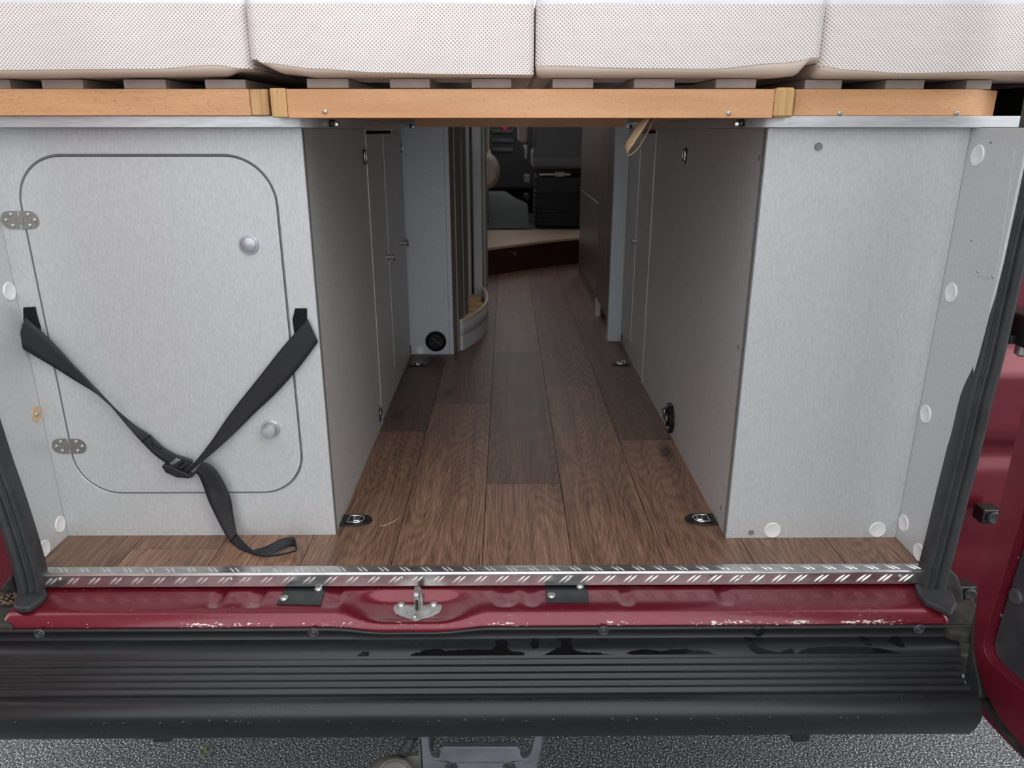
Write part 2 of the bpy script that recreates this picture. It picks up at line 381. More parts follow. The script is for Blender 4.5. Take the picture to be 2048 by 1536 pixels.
wl = thing('wall_left', 'left inner side wall lined with silver brushed laminate', 'wall', (XL, 0.05, 0), kind='structure')
box('lining_board', XL-0.004, XL, -0.024, 1.3, 0.0, SH, 'laminate', wl)
for u, vv in ((20, 582), (127, 1042), (90, 1104)):
    q = PX(u, vv, XL); cap((q.x, min(q.y, 0.0915), max(q.z, 0.0152)), (1, 0, 0), parent=wl)
gq = PX(76, 826, XL); gq.y = min(gq.y, 0.0925)      # clear of the cabinet front
gd = lathe('gold_disc', [(0.0135, 0), (0.0135, 0.0008), (0.0005, 0.0009)], gq, (1, 0, 0), 'gold', wl)
screw(gq+Vector((0.001, 0, 0)), (1, 0, 0), 0.0045, gd)
wr = thing('wall_right', 'right inner side wall lined with silver brushed laminate', 'wall', (XR, 0.05, 0), kind='structure')
prism('lining_board', [(XR, 1.3, 0), (XR, -0.020, 0), (XR, -0.022, 0.15), (XR, -0.042, 0.52), (XR, -0.043, SH), (XR, 1.3, SH)], (0.004, 0, 0), 'laminate', wr)
for nm, xx in (('wall_upper_left', -1.04), ('wall_upper_right', 0.93)):
    wu = thing(nm, 'van side above the shelf boards, shade painted into its dark colour, ' + nm.split('_')[2] + ' side', 'wall', (xx, 1, 0.72), kind='structure')
    box('shaded_lining', xx, xx+0.02, 0.075, 3.3, 0.725, 1.42, 'cab_carpet', wu)  # unlit darkness behind the beam is put into this lining's colour
for u, vv in ((1956, 311), (1903, 585), (1852, 828), (1808, 1046), (1838, 1105)):
    q = PX(u, vv, XR); cap((q.x, min(q.y, 0.074), max(q.z, 0.0157)), (-1, 0, 0), 0.0155, parent=wr)
pp = [PX(u, vv, XR) for u, vv in ((2030, 300), (1966, 330), (1934, 505), (1936, 527), (1942, 541), (1951, 549), (1990, 560), (2005, 480))]
ac = prism('access_plate', pp, (-0.0009, 0, 0), 'laminate', wr)
for u, vv in ((1943, 480), (1956, 543), (1986, 553)): screw(PX(u, vv, XR-0.0009), (-1, 0, 0), 0.0025, ac)
screw(PX(1982, 285, XR), (-1, 0, 0), 0.002, wr, 'cap_grey')
sh = thing('ceiling', 'white van roof lining above the bed', 'ceiling', (0, 2, 1.5), kind='structure')
for a in ((-1.06, 1.0, -0.05, 1.75), (-1.06, 1.0, 2.45, 3.5), (-1.06, -0.35, 1.75, 2.45), (0.35, 1.0, 1.75, 2.45)):  # panels leave an added skylight opening to light the far aisle floor
    box('roof_panel', a[0], a[1], a[2], a[3], 1.42, 1.46, 'lining', sh)
for nm, xx0, xx1 in (('wall_outer_left', -1.08, -1.06), ('wall_outer_right', 0.98, 1.0)):
    wo = thing(nm, 'outer red steel side of the van, ' + nm.split('_')[2] + ' side', 'wall', (xx0, 2, -0.2), kind='structure')
    box('side_skin', xx0, xx1, 0.02, 4.9, -0.22, 1.44, 'doorred', wo)
wf = thing('wall_front', 'dark lower front bulkhead of the driver cab', 'wall', (0, 4.7, 0), kind='structure')
box('bulkhead', -1.06, 0.98, 4.55, 4.7, -0.2, 0.88, 'cab_black', wf)
box('under_floor', -1.05, 0.97, 0.12, 4.6, -0.10, -0.03, 'gap_dark', wf)

# ------------------------------------------------------------ left cabinet
lc = thing('storage_cabinet', 'left silver cabinet with a round-cornered hatch and a black strap across it', 'cabinet', (-0.55, 0.5, 0))
D0, D1, E0, E1, DR = -0.7645, -0.3585, 0.0835, 0.6655, 0.078
plate('front_panel', [[(XL+0.0005, 0.0), (XA, 0.0), (XA, SH), (XL+0.0005, SH)], rrect(D0, D1, E0, E1, DR, 14)], (0, YL+0.016, 0), (1, 0, 0), (0, 0, 1), 0.016, 'laminate', lc)
g_ = 0.0042
dr = plate('hatch_door', [rrect(D0+g_, D1-g_, E0+g_, E1-g_, DR-g_, 14)], (0, YL+0.016, 0), (1, 0, 0), (0, 0, 1), 0.0165, 'laminate', lc, bevel=0.0012)
plate('hatch_gasket', [rrect(D0, D1, E0, E1, DR, 14), rrect(D0+0.003, D1-0.003, E0+0.003, E1-0.003, DR-0.003, 14)], (0, YL+0.014, 0), (1, 0, 0), (0, 0, 1), 0.0125, 'grey_gasket', lc)
box('dark_backing', D0-0.01, D1+0.01, YL+0.018, YL+0.024, E0-0.01, E1+0.01, 'gap_dark', lc)  # dark sheet added behind the hatch to keep light out of its gap
for u, vv in ((41, 440), (139, 892)):
    p = PY(u, vv, YL); h = plate('hinge', [rrect(p.x-0.030, p.x+0.030, p.z-0.0142, p.z+0.0142, 0.0141, 8)], (0, YL-0.0002, 0), (1, 0, 0), (0, 0, 1), 0.0012, 'hinge_steel', lc, bevel=0.0003, seg=1)
    for s in (-1, 1):
        for dx, dz in ((0.0135, 0.0085), (0.0225, 0), (0.0135, -0.0085)): screw((p.x+s*dx, YL-0.0014, p.z+dz), (0, -1, 0), 0.0034, h)
    box('knuckle', p.x-0.0055, p.x+0.0055, YL-0.0026, YL-0.0008, p.z-0.006, p.z+0.006, 'hinge_steel', h, bevel=0.0004)
    for s in (-1, 1): box('pin', p.x-0.0012, p.x+0.0012, YL-0.002, YL-0.0008, p.z+s*0.0105-0.004, p.z+s*0.0105+0.004, 'silver_plastic', h)
p = PY(498, 489, YL-0.0005)
b = lathe('push_lock', [(0.0158, 0), (0.0158, 0.002), (0.0145, 0.0034), (0.0128, 0.0036), (0.0124, 0.0016), (0.0118, 0.0014)], p, (0, -1, 0), 'silver_plastic', dr, k=36)
lathe('button', [(0.0117, 0.0005), (0.0117, 0.0032), (0.010, 0.0042), (0.0005, 0.0046)], p, (0, -1, 0), 'silver_plastic', lc, k=36)
p = PY(542, 857, YL-0.0005)
lathe('push_lock', [(0.0158, 0), (0.0158, 0.002), (0.0145, 0.0034), (0.0125, 0.0036), (0.0105, 0.002)], p, (0, -1, 0), 'silver_plastic', dr, k=36)
lathe('button', [(0.0098, 0.001), (0.0098, 0.012), (0.0112, 0.0135), (0.0112, 0.0205), (0.0098, 0.0232), (0.0005, 0.0242)], p, (0, -1, 0), 'silver_plastic', lc, k=36)
# aisle side
YS1, YS2, YS3 = 0.652, 0.905, 1.205
box('side_panel', XA-0.016, XA, YL+0.016, YS1-0.0015, 0.0, SH, 'laminate_side', lc)
box('edge_band', XA-0.0005, XA+0.0012, YL+0.0002, YL+0.0085, 0.001, SH-0.001, 'cap_grey', lc)
box('edge_strip', XA-0.014, XA+0.0015, YS1-0.0015, YS1+0.0022, 0.0, SH-0.002, 'edge', lc)
box('plinth', XA-0.018, XA-0.002, YS1+0.0022, 1.260, 0.0, PX(767, 784, XA).z-0.001, 'laminate_side', lc)
zP = PX(767, 784, XA).z
for y0, y1, (ku, kv) in ((YS1+0.0024, YS2-0.002, (776, 514)), (YS2+0.002, YS3, (804, 486))):
    d_ = box('aisle_door', XA-0.018, XA-0.001, y0, y1, zP+0.001, SH-0.012, 'laminate_side', lc)
    p = PX(ku, kv, XA-0.001)
    lathe('knob', [(0.0085, 0), (0.0085, 0.002), (0.005, 0.006), (0.005, 0.010), (0.0105, 0.014), (0.0115, 0.018), (0.008, 0.021), (0.0005, 0.0212)], p, (1, 0, 0), 'chrome', d_)
    box('edge_strip', XA-0.012, XA, y0-0.0022, y0+0.001, zP, SH-0.012, 'edge', d_)
box('back_post', XA-0.018, XA-0.001, YS3+0.001, 1.2605, zP, SH, 'laminate_side', lc)
box('light_blocker', XL+0.02, XA-0.03, YL+0.03, 1.25, 0.002, SH-0.004, 'gap_dark', lc)  # unseen dark filler added inside to stop light leaking through
def latch(u, vv, x, sgn, parent, hgt=0.034, wid=0.030):
    p = PX(u, vv, x)
    if sgn > 0: p.y = min(p.y, 1.2600-wid/2)      # clear of the washroom panel
    ps = [(p.x+sgn*0.001, p.y+a, p.z+b_) for a, b_ in rrect(-wid/2, wid/2, -hgt/2, hgt/2, wid*0.35, 4)]
    t = prism('latch', ps, (sgn*0.0016, 0, 0), 'black_gloss', parent)
    tube('latch_ring', [(p.x+sgn*0.0035, p.y+a, p.z+b_) for a, b_ in rrect(-wid/2+0.002, wid/2-0.002, -hgt/2+0.002, hgt/2-0.002, wid*0.25, 4)], 0.0011, 'chrome', t, k=6, closed=True)
    box('latch_tongue', p.x+min(sgn*0.002, sgn*0.005), p.x+max(sgn*0.002, sgn*0.005), p.y-0.0025, p.y+0.0025, p.z-hgt*0.3, p.z+hgt*0.3, 'chrome', t)
latch(728, 313, XA, 1, lc); latch(760, 829, XA, 1, lc); latch(803, 297, XA-0.001, 1, lc, 0.026, 0.014); latch(822, 694, XA-0.002, 1, lc, 0.026, 0.014)

# ------------------------------------------------------------ right cabinet
rc = thing('storage_cabinet', 'right plain silver cabinet with white round cover caps along its foot', 'cabinet', (0.55, 0.5, 0))
box('front_panel', XB+0.001, XR-0.0005, YR, YR+0.016, 0.0, SH, 'laminate', rc)
box('edge_band', XB-0.0012, XB+0.0015, YR+0.0002, YR+0.014, 0.001, SH-0.001, 'cap_grey', rc)
YT = 0.974
box('side_panel', XB, XB+0.016, YR+0.0145, YT-0.0015, 0.0, SH, 'laminate_side', rc)
box('edge_strip', XB-0.0015, XB+0.012, YT-0.0015, YT+0.0025, 0.0, SH-0.002, 'edge', rc)
zQ = PX(1278, 713, XB).z
box('plinth', XB+0.002, XB+0.018, YT+0.0025, 1.425, 0.0, zQ-0.001, 'laminate_side', rc)
d_ = box('aisle_door', XB+0.001, XB+0.018, YT+0.003, 1.21, zQ+0.001, SH-0.012, 'laminate_side', rc)
box('edge_strip', XB-0.0005, XB+0.01, 1.21, 1.2135, zQ, SH-0.012, 'edge', d_)
p = PX(1272, 482, XB+0.001)
lathe('knob', [(0.0085, 0), (0.0085, 0.002), (0.0045, 0.004), (0.0045, 0.007), (0.009, 0.010), (0.009, 0.012), (0.0005, 0.014)], p, (-1, 0, 0), 'chrome', d_)
box('back_post', XB+0.001, XB+0.018, 1.215, 1.424, zQ, SH, 'laminate_side', rc)
box('light_blocker', XB+0.03, XR-0.02, YR+0.03, 1.40, 0.002, SH-0.004, 'gap_dark', rc)  # unseen dark filler added to block light inside this cabinet too
latch(1371, 311, XB, -1, rc); latch(1329, 826, XB, -1, rc, 0.034, 0.030); latch(1244, 674, XB+0.001, -1, rc, 0.026, 0.014)
p = PX(1343, 836, XB)
ve = lathe('air_vent', [(0.035, 0), (0.035, 0.004), (0.031, 0.009), (0.027, 0.009), (0.025, 0.004), (0.001, 0.003)], p, (-1, 0, 0), 'black_gloss', rc, k=40)
for i in range(14):
    t = 2*math.pi*i/14
    box('vent_tooth', p.x-0.0085, p.x-0.0005, p.y+0.0345*math.cos(t)-0.002, p.y+0.0345*math.cos(t)+0.002, p.z+0.0345*math.sin(t)-0.002, p.z+0.0345*math.sin(t)+0.002, 'black_gloss', ve)
for u, vv in ((1545, 1060), (1755, 1059)): cap(PY(u, vv, YR), (0, -1, 0), 0.0150, parent=rc)
cap(PY(1636, 293, YR), (0, -1, 0), 0.0056, rc, 'cap_grey', 'screw_cap', 0.004)
cap(PY(1502, 1065, YR), (0, -1, 0), 0.0052, rc, 'cap_grey', 'screw_cap', 0.0015)
for u, vv in ((1520, 316), (1478, 694), (1443, 1015)): cap(PX(u, vv, XB), (-1, 0, 0), 0.0048, rc, 'cap_grey', 'screw_cap', 0.0012)

# ------------------------------------------------------------ shelves on the cabinets
def shelf(label, x_in, x_out, y0, y1, sgn):
    r = 0.05; o = [(x_out, y1), (x_out, y0)]
    for i in range(9):
        t = math.pi/2*i/8; o.append((x_in - sgn*r + sgn*r*math.sin(t), y0 + r - r*math.cos(t)))
    o.append((x_in, y1))
    t_ = thing('shelf_board', label, 'shelf', ((x_in+x_out)/2, (y0+y1)/2, SH))
    board = prism('board', [(a, b_, SH+0.0005) for a, b_ in o], (0, 0, 0.0165), 'edge', t_, bevel=0.0008)
    return t_
s1 = shelf('silver edged shelf board lying on the left cabinet with the hatch', -0.285, -1.0, 0.078, 1.22, 1)
s2 = shelf('silver edged shelf board lying on the right plain cabinet', 0.370, 0.90, 0.072, 1.25, -1)
def clip(u, vv, x, sgn, parent, s=1.0):
    p = PX(u, vv, x); k = box('clip', min(p.x, p.x+sgn*0.007), max(p.x, p.x+sgn*0.007), p.y-0.013*s, p.y+0.013*s, SH+0.002, SH+0.013, 'black_gloss', parent, bevel=0.002)
    box('clip_stud', min(p.x+sgn*0.006, p.x+sgn*0.014), max(p.x+sgn*0.006, p.x+sgn*0.014), p.y-0.009*s, p.y+0.004*s, SH+0.002, SH+0.011, 'chrome', k, bevel=0.002)
clip(662, 247, -0.285, 1, s1); clip(820, 255, -0.285, 1, s1, 1.5)
clip(1484, 247, 0.370, -1, s2); clip(1262, 255, 0.370, -1, s2, 1.5)

# ------------------------------------------------------------ slatted bed frames
YB = 0.072
def bx(u, y, vv=200): return PY(u, vv, y).x
BT = 0.757
bl = thing('slatted_bed_frame', 'left beech bed frame section above the hatch cabinet', 'bed frame', (-0.65, 0.6, 0.72), 'bed frame sections')
bm_ = thing('slatted_bed_frame', 'long middle beech bed frame section bridging the aisle', 'bed frame', (0.03, 0.6, 0.715), 'bed frame sections')
br = thing('slatted_bed_frame', 'right beech bed frame section above the plain cabinet', 'bed frame', (0.55, 0.6, 0.72), 'bed frame sections')
x0, x1 = bx(500, YB), bx(537, YB)
box('beam', -0.79, x0-0.0004, YB, YB+0.022, 0.7202, BT, 'beech', bl, bevel=0.001)
box('end_block', x0, x1, YB-0.0005, YB+0.05, 0.7202, BT, 'beech_end', bl, bevel=0.0022)
box('rear_beam', -0.79, x1, 1.12, 1.14, 0.7202, BT, 'beech', bl)
YM = 0.050
xa, xb, xc, xd = bx(540.5, YM), bx(573, YM), bx(1549, YM), bx(1588, YM)
box('beam', xb+0.0004, xc-0.0004, YM, YM+0.020, 0.7165, BT-0.001, 'beech', bm_, bevel=0.001)
box('beam_liner', xb+0.02, xc-0.02, YM+0.0205, YM+0.034, 0.7215, BT-0.006, 'beech_end', bm_)
box('end_block', xa, xb, YM-0.0005, YM+0.0215, 0.7170, BT, 'beech_end', bm_, bevel=0.0022)
box('end_block', xc, xd, YM-0.0045, YM+0.0215, 0.7170, BT+0.001, 'beech_end', bm_, bevel=0.0035, seg=1)
box('rear_beam', -0.25, 0.33, 1.10, 1.125, 0.7085, BT, 'beech', bm_)
for s in (-1, 1): box('side_rail', 0.04+s*0.31-0.012, 0.04+s*0.31+0.012, YM+0.05, 1.10, 0.7200, BT-0.002, 'beech', bm_)
for u, vv in ((650, 223), (1457, 226)): screw(PY(u, vv, YM), (0, -1, 0), 0.0036, bm_)
x0, x1 = bx(1590, YB), bx(1952, YB); e = PY(1991, 205, YB+0.045)
prism('beam', [(x0, YB, 0.7202), (x1, YB, 0.7202), (e.x, YB+0.045, 0.7202), (e.x-0.004, YB+0.06, 0.7202), (x1-0.01, YB+0.022, 0.7202), (x0, YB+0.022, 0.7202)], (0, 0, BT-0.7202), 'beech', br, bevel=0.001)
box('rear_beam', x0, x1, 1.12, 1.14, 0.7202, BT, 'beech', br)
for u, vv in ((1680, 226), (1913, 226)): screw(PY(u, vv, YB), (0, -1, 0), 0.0036, br)
for u0, u1, fr in ((-80, 19, bl), (82, 165, bl), (246, 331, bl), (409, 491, bl), (613, 697, bm_), (779, 860, bm_), (943, 1023, bm_), (1105, 1187, bm_), (1268, 1350, bm_), (1432, 1513, bm_), (1610, 1685, br), (1772, 1850, br), (1934, 1985, br)):
    yy = YM+0.012 if fr is bm_ else YB+0.010
    box('slat', bx(u0, yy, 165), bx(u1, yy, 165), yy, 1.13, BT+0.0003, BT+0.0135, 'slat', fr, bevel=0.0015)

# ------------------------------------------------------------ mattress cushions
ZM0 = 0.7712
def lerpn(pts, x):
    if x <= pts[0][0]: return pts[0][1]
    for (a, b_), (c_, d2) in zip(pts, pts[1:]):
        if x <= c_:
            t = (x-a)/(c_-a); t = t*t*(3-2*t); return b_+(d2-b_)*t
    return pts[-1][1]
def cushion(label, u0, u1, yf, seam, bot, grp='mattress cushions'):
    x0, x1 = bx(u0, yf, 90), bx(u1, yf, 90)
    t = thing('mattress_cushion', label, 'mattress', ((x0+x1)/2, 0.6, ZM0), grp)
    sm = [(PY(u, vv, yf).x, PY(u, vv, yf).z) for u, vv in seam]; bo = [(PY(u, vv, yf).x, PY(u, vv, yf).z) for u, vv in bot]
    ztop = PY(800, 7, yf).z; r = 0.016; L = 0.55
    def pos(s):                     # along the visible sides: left flank, front, right flank
        W = x1-x0
        if s < 0: return Vector((x0, yf+r-s, 0)), x0
        q = math.pi*r/2
        if s < q: a = s/r; return Vector((x0+r-r*math.cos(a), yf+r-r*math.sin(a), 0)), x0
        if s < q+W-2*r: return Vector((x0+r+s-q, yf, 0)), x0+r+s-q
        s2_ = s-q-(W-2*r)
        if s2_ < q: a = s2_/r; return Vector((x1-r+r*math.sin(a), yf+r-r*math.cos(a), 0)), x1
        return Vector((x1, yf+r+s2_-q, 0)), x1
    W = x1-x0; q = math.pi*r/2; tot = 2*q+W-2*r
    S = [-L, -0.2, -0.05] + lin(0, q, 5) + lin(q+0.01, tot-q-0.01, 60) + lin(tot-q, tot, 5) + [tot+0.05, tot+0.2, tot+L]
    ctr = Vector(((x0+x1)/2, 0.6, 0))
    def puff(p, x, h):              # gentle swell of the foam and a rounded foot
        k = 0.004*math.sin(math.pi*min(1, max(0, (x-x0)/W)))*math.sin(math.pi*h)
        return p + Vector((0, -k-0.0012*math.sin(x*37+u0), 0))
    def f_mesh(s, h):
        p, x = pos(s); z0 = lerpn(sm, x); z = z0+(ztop-z0)*h
        p = puff(p, x, 0.3+0.6*h); p.z = z
        return p
    grid('mesh_side', f_mesh, S, lin(0, 1, 10), 'mesh', t)
    def f_base(s, h):
        p, x = pos(s); z0 = max(lerpn(bo, x), 0.7714); z1 = lerpn(sm, x)+0.001
        inn = (ctr-p); inn.z = 0; inn.normalize(); hh = 1-max(0, h)
        ins = 0.020*(1-math.sqrt(max(0, 1-hh*hh)))
        p = puff(p, x, 0.25)+inn*(0.0008+ins+(0.12 if h < 0 else 0)); p.z = z0+(z1-z0)*max(0, h)
        return p
    grid('base_cover', f_base, S, [-1.0] + lin(0, 1, 7), 'cloth', t)
    def f_top(s, h):
        p, x = pos(s); a = h*math.pi/2; inn = (ctr-p); inn.z = 0; inn.normalize()
        p = puff(p, x, 0.9)+inn*(0.018*(1-math.cos(a))); p.z = ztop-0.0005+0.018*math.sin(a); return p
    grid('top_edge', f_top, S, lin(0, 1, 5), 'topcloth', t)
    box('foam_core', x0+0.014, x1-0.014, yf+0.022, 1.15, 0.805, ztop+0.0165, 'topcloth', t)
    return t
cushion('leftmost white mesh mattress cushion with a beige foot seam', -260, 500, 0.052, [(-260, 140), (0, 140), (300, 138), (430, 130), (490, 137)], [(-260, 155), (0, 155), (300, 152), (450, 150), (505, 141)])
cushion('white mesh mattress cushion left of the centre joint, second from the left', 494, 1069, 0.036, [(494, 118), (520, 125), (640, 138), (760, 145), (900, 148), (1066, 149)], [(494, 121), (560, 147), (640, 155), (1000, 157), (1069, 155)])
cushion('white mesh mattress cushion right of the centre joint, third from the left', 1072, 1648, 0.036, [(1072, 131), (1300, 137), (1420, 138), (1560, 126), (1645, 115)], [(1072, 154), (1300, 157), (1450, 158), (1550, 157), (1600, 151), (1646, 126)])
cushion('rightmost white mesh mattress cushion with its foot dipping at the wall', 1642, 2320, 0.052, [(1642, 132), (1700, 140), (1800, 146), (2060, 142)], [(1642, 156), (1700, 160), (1800, 162), (1960, 166), (2060, 158)])

# ------------------------------------------------------------ black strap over the hatch
st = thing('lashing_strap', 'black webbing strap hanging in a V over the hatch, tail on the floor', 'strap', PY(370, 930, YL-0.02))
def c4(pts, d): return [PY(a/2.926, 525+b_/2.926, YL-d_) for (a, b_), d_ in zip(pts, d)]
ribbon('webbing', c4([(147, 318), (240, 400), (330, 490), (430, 600), (530, 702), (622, 800), (700, 878), (790, 950), (880, 1012), (960, 1083), (1042, 1130)], [.007, .010, .012, .012, .011, .010, .010, .010, .010, .010, .010]),
       c4([(103, 480), (180, 532), (320, 615), (440, 690), (540, 752), (636, 828), (700, 900), (765, 980), (830, 1050), (905, 1125), (985, 1182)], [.012, .012, .011, .010, .014, .022, .020, .016, .014, .013, .012]), 'web', st)
ribbon('webbing', c4([(1800, 330), (1650, 500), (1500, 690), (1350, 880), (1230, 1055), (1140, 1170), (1098, 1215)], [.006, .010, .011, .011, .012, .013, .015]),
       c4([(1861, 465), (1745, 620), (1615, 765), (1500, 873), (1392, 980), (1285, 1078), (1112, 1225)], [.006, .010, .011, .011, .014, .02, .022]), 'web', st)
def c8(a, b_, d): return PY(400+a/8.533, 1000+b_/8.533, YL-d)
def f8(a, b_, z): return PZ(400+a/8.533, 1000+b_/8.533, z)
tA = c4([(1185, 1168), (1240, 1190), (1290, 1252), (1332, 1335)], [.018, .020, .019, .018]) + [c8(530, 0, .018), c8(562, 200, .018), c8(595, 400, .022), c8(632, 575, .028)]
tB = c4([(1135, 1228), (1158, 1240), (1178, 1278), (1196, 1325)], [.018, .020, .019, .018]) + [c8(140, 0, .022), c8(280, 300, .026), c8(420, 570, .030), c8(508, 700, .034)]
ribbon('webbing', tA, tB, 'web', st)
lA = [c8(632, 580, .028), f8(760, 730, .012), f8(905, 860, .010), f8(1010, 925, .0085), f8(1200, 940, .0045), f8(1450, 905, .0045), f8(1630, 850, .0055), f8(1648, 810, .012), f8(1612, 650, .024), f8(1520, 633, .025), f8(1380, 665, .022), f8(1200, 760, .016), f8(1040, 822, .012), f8(915, 852, .010)]
lB = [c8(508, 708, .034), f8(650, 822, .0025), f8(800, 890, .0015), f8(980, 948, .0012), f8(1180, 968, .0012), f8(1450, 925, .0012), f8(1625, 872, .0015), f8(1642, 855, .003), f8(1620, 795, .006), f8(1540, 795, .007), f8(1400, 840, .007), f8(1240, 915, .006), f8(1120, 942, .005), f8(1000, 925, .006)]
ribbon('tail_loop', lA, lB, 'web', st, n=6)
def vel(pts, nm='velcro_tab'): prism(nm, [PY(u, vv, YL-0.0003) for u, vv in pts], (0, -0.003, 0), 'velcro', st)
vel([(48.6, 614.5), (70.9, 613.3), (76, 635), (82, 654), (82.6, 666), (60, 660), (49, 640)])
vel([(591, 616.6), (614, 616.6), (614.2, 640), (604, 662), (589.5, 668), (586, 638)])
tube('stitch_seam', [c4([(828, 1052)], [.0155])[0], c4([(852, 1030)], [.014])[0], c4([(883, 1010)], [.0122])[0]], 0.0011, 'velcro', st, k=6)
for a, b_ in (((850, 1052), (945, 1090)), ((885, 1035), (905, 1105)), ((945, 1083), (908, 1108))):
    tube('stitching', c4([a, b_], [.0130, .0125]), 0.00045, 'velcro', st, k=5)
tube('stitch_seam', [c8(506, 712, .0365), c8(632, 578, .0305)], 0.0012, 'velcro', st, k=6)
bk = None
def b7(pts, d): return [PY(260+a/9.309, 840+b_/9.309, YL-d) for a, b_ in pts]
bu = prism('buckle', b7([(628, 830), (660, 790), (780, 822), (905, 885), (1060, 945), (1170, 1005), (1150, 1052), (905, 1034), (700, 940)], .014), (0, -0.009, 0), 'black_plastic', st, bevel=0.0012)
prism('buckle_rail', b7([(890, 640), (1030, 680), (1185, 742), (1170, 780), (1010, 720), (880, 668)], .014), (0, -0.007, 0), 'black_plastic', bu, bevel=0.0008)
prism('buckle_bar', b7([(965, 722), (1035, 748), (862, 868), (795, 838)], .013), (0, -0.006, 0), 'black_plastic', bu, bevel=0.0008)
prism('buckle_bar', b7([(1050, 765), (1120, 795), (975, 900), (905, 870)], .015), (0, -0.006, 0), 'black_plastic', bu, bevel=0.0008)
prism('buckle_bar', b7([(1120, 800), (1200, 830), (1085, 940), (1010, 910)], .013), (0, -0.005, 0), 'black_plastic', bu, bevel=0.0008)
prism('buckle_back', b7([(965, 760), (1180, 800), (1140, 960), (1010, 960), (880, 880)], .0085), (0, -0.002, 0), 'black_plastic', bu)
prism('buckle_lip', b7([(1085, 985), (1150, 965), (1230, 990), (1195, 1035), (1150, 1050)], .014), (0, -0.006, 0), 'black_plastic', bu, bevel=0.0008)

# tan pull loop under the middle beam
lp = thing('pull_loop', 'tan webbing loop hanging from the middle beech beam', 'strap', PY(1275, 270, 0.085))
def c14(a, b_, y): return PY(1180+a/10.24, 230+b_/10.24, y)
A_ = [c14(1050, 70, .078), c14(940, 250, .076), c14(830, 420, .074), c14(745, 560, .073), c14(715, 660, .075), c14(735, 740, .080), c14(770, 800, .085), c14(830, 790, .090), c14(950, 690, .094), c14(1060, 560, .096), c14(1160, 400, .098), c14(1240, 230, .099), c14(1270, 75, .100)]
B_ = [c14(1225, 70, .064), c14(1100, 270, .062), c14(980, 450, .060), c14(880, 610, .060), c14(800, 720, .061), c14(765, 790, .064), c14(790, 828, .068), c14(850, 802, .072), c14(975, 690, .076), c14(1080, 530, .080), c14(1180, 350, .084), c14(1260, 180, .087), c14(1315, 75, .090)]
ribbon('loop_webbing', A_, B_, 'tan', lp, 0.0018, 5)

# ------------------------------------------------------------ lashing rings let into the floor
def lash(label, u, vv, sgn, s=1.0):
    p = PZ(u, vv); t = thing('lashing_ring', label, 'lashing ring', p, 'lashing rings in the floor')
    o = [(-0.030, -0.021), (0.006, -0.021)] + [(0.006+0.022*math.sin(math.pi*i/8), -0.021*math.cos(math.pi*i/8)) for i in range(1, 8)] + [(0.006, 0.021), (-0.030, 0.021)]
    cup = prism('cup', [(p.x+sgn*a*s, p.y+b_*s, 0.0002) for a, b_ in o], (0, 0, 0.0028), 'black_gloss', t, bevel=0.001)
    i_ = [(-0.022, -0.015), (0.004, -0.015)] + [(0.004+0.015*math.sin(math.pi*i/8), -0.015*math.cos(math.pi*i/8)) for i in range(1, 8)] + [(0.004, 0.015), (-0.022, 0.015)]
    tube('rim', [(p.x+sgn*a*s, p.y+b_*s, 0.0032) for a, b_ in i_], 0.0012, 'black_gloss', t, k=6, closed=True)
    j = [(-0.016, -0.013), (0.002, -0.013)] + [(0.002+0.011*math.sin(math.pi*i/8), -0.011*math.cos(math.pi*i/8)) for i in range(1, 8)] + [(0.002, 0.012), (-0.016, 0.012)]
    tube('ring', [(p.x+sgn*a*s, p.y+b_*s, 0.0045) for a, b_ in j], 0.0021, 'chrome', t, k=8, closed=True)
    box('catch', p.x-0.007*s, p.x+0.005*s, p.y-0.008*s, p.y+0.008*s, 0.003, 0.0062, 'chrome', t, bevel=0.0015)
    lathe('bolt', [(0.0035, 0), (0.0035, 0.002), (0.0005, 0.0022)], (p.x, p.y+0.001, 0.0062), (0, 0, 1), 'black_gloss', t, k=12)
lash('black floor lashing ring at the foot of the left hatch cabinet', 715, 1042, 1)
lash('black floor lashing ring at the foot of the right plain cabinet', 1399, 1040, -1)
lash('small distant lashing ring by the left aisle doors', 836, 729, 1)
lash('small distant lashing ring by the right aisle door', 1240, 728, -1)
tube('straw', [PZ(761, 1052, .001), PZ(772, 1050, .0015), PZ(787, 1043, .002), PZ(801, 1035, .001)], 0.0006, 'straw', None, k=5)
tag(bpy.data.objects['straw'], 'thin pale straw lying on the brown floor', 'straw')

# ------------------------------------------------------------ washroom corner and shower tray (left, behind)
YW = 1.272
wc = thing('washroom_unit', 'blue-grey washroom cabinet behind the left aisle doors with a round black vent', 'cabinet', (-0.24, 1.4, 0))
box('rear_panel', -0.33, -0.174, YW, YW+0.016, 0.0, 1.2, 'bath_panel', wc)
box('panel_seam', -0.1885, -0.1872, YW-0.0004, YW+0.002, 0.0, 1.2, 'grey_gasket', wc)
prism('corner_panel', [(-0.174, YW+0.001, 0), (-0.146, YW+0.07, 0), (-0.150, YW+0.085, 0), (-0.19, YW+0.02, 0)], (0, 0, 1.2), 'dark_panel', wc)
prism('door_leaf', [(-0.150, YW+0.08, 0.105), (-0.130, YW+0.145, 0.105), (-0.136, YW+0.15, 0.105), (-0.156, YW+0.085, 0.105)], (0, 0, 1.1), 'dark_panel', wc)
for fx in (0.3,): 
    q = Vector((-0.150, YW+0.08, 0)).lerp(Vector((-0.130, YW+0.145, 0)), fx)
    box('leaf_rib', q.x, q.x+0.003, q.y-0.003, q.y, 0.105, 1.2, 'rib_line', wc)
box('corner_rib', -0.162, -0.1585, YW+0.026, YW+0.03, 0.0, 1.2, 'rib_line', wc)
YV = 1.87
def wx(u): return PY(u, 420, YV).x
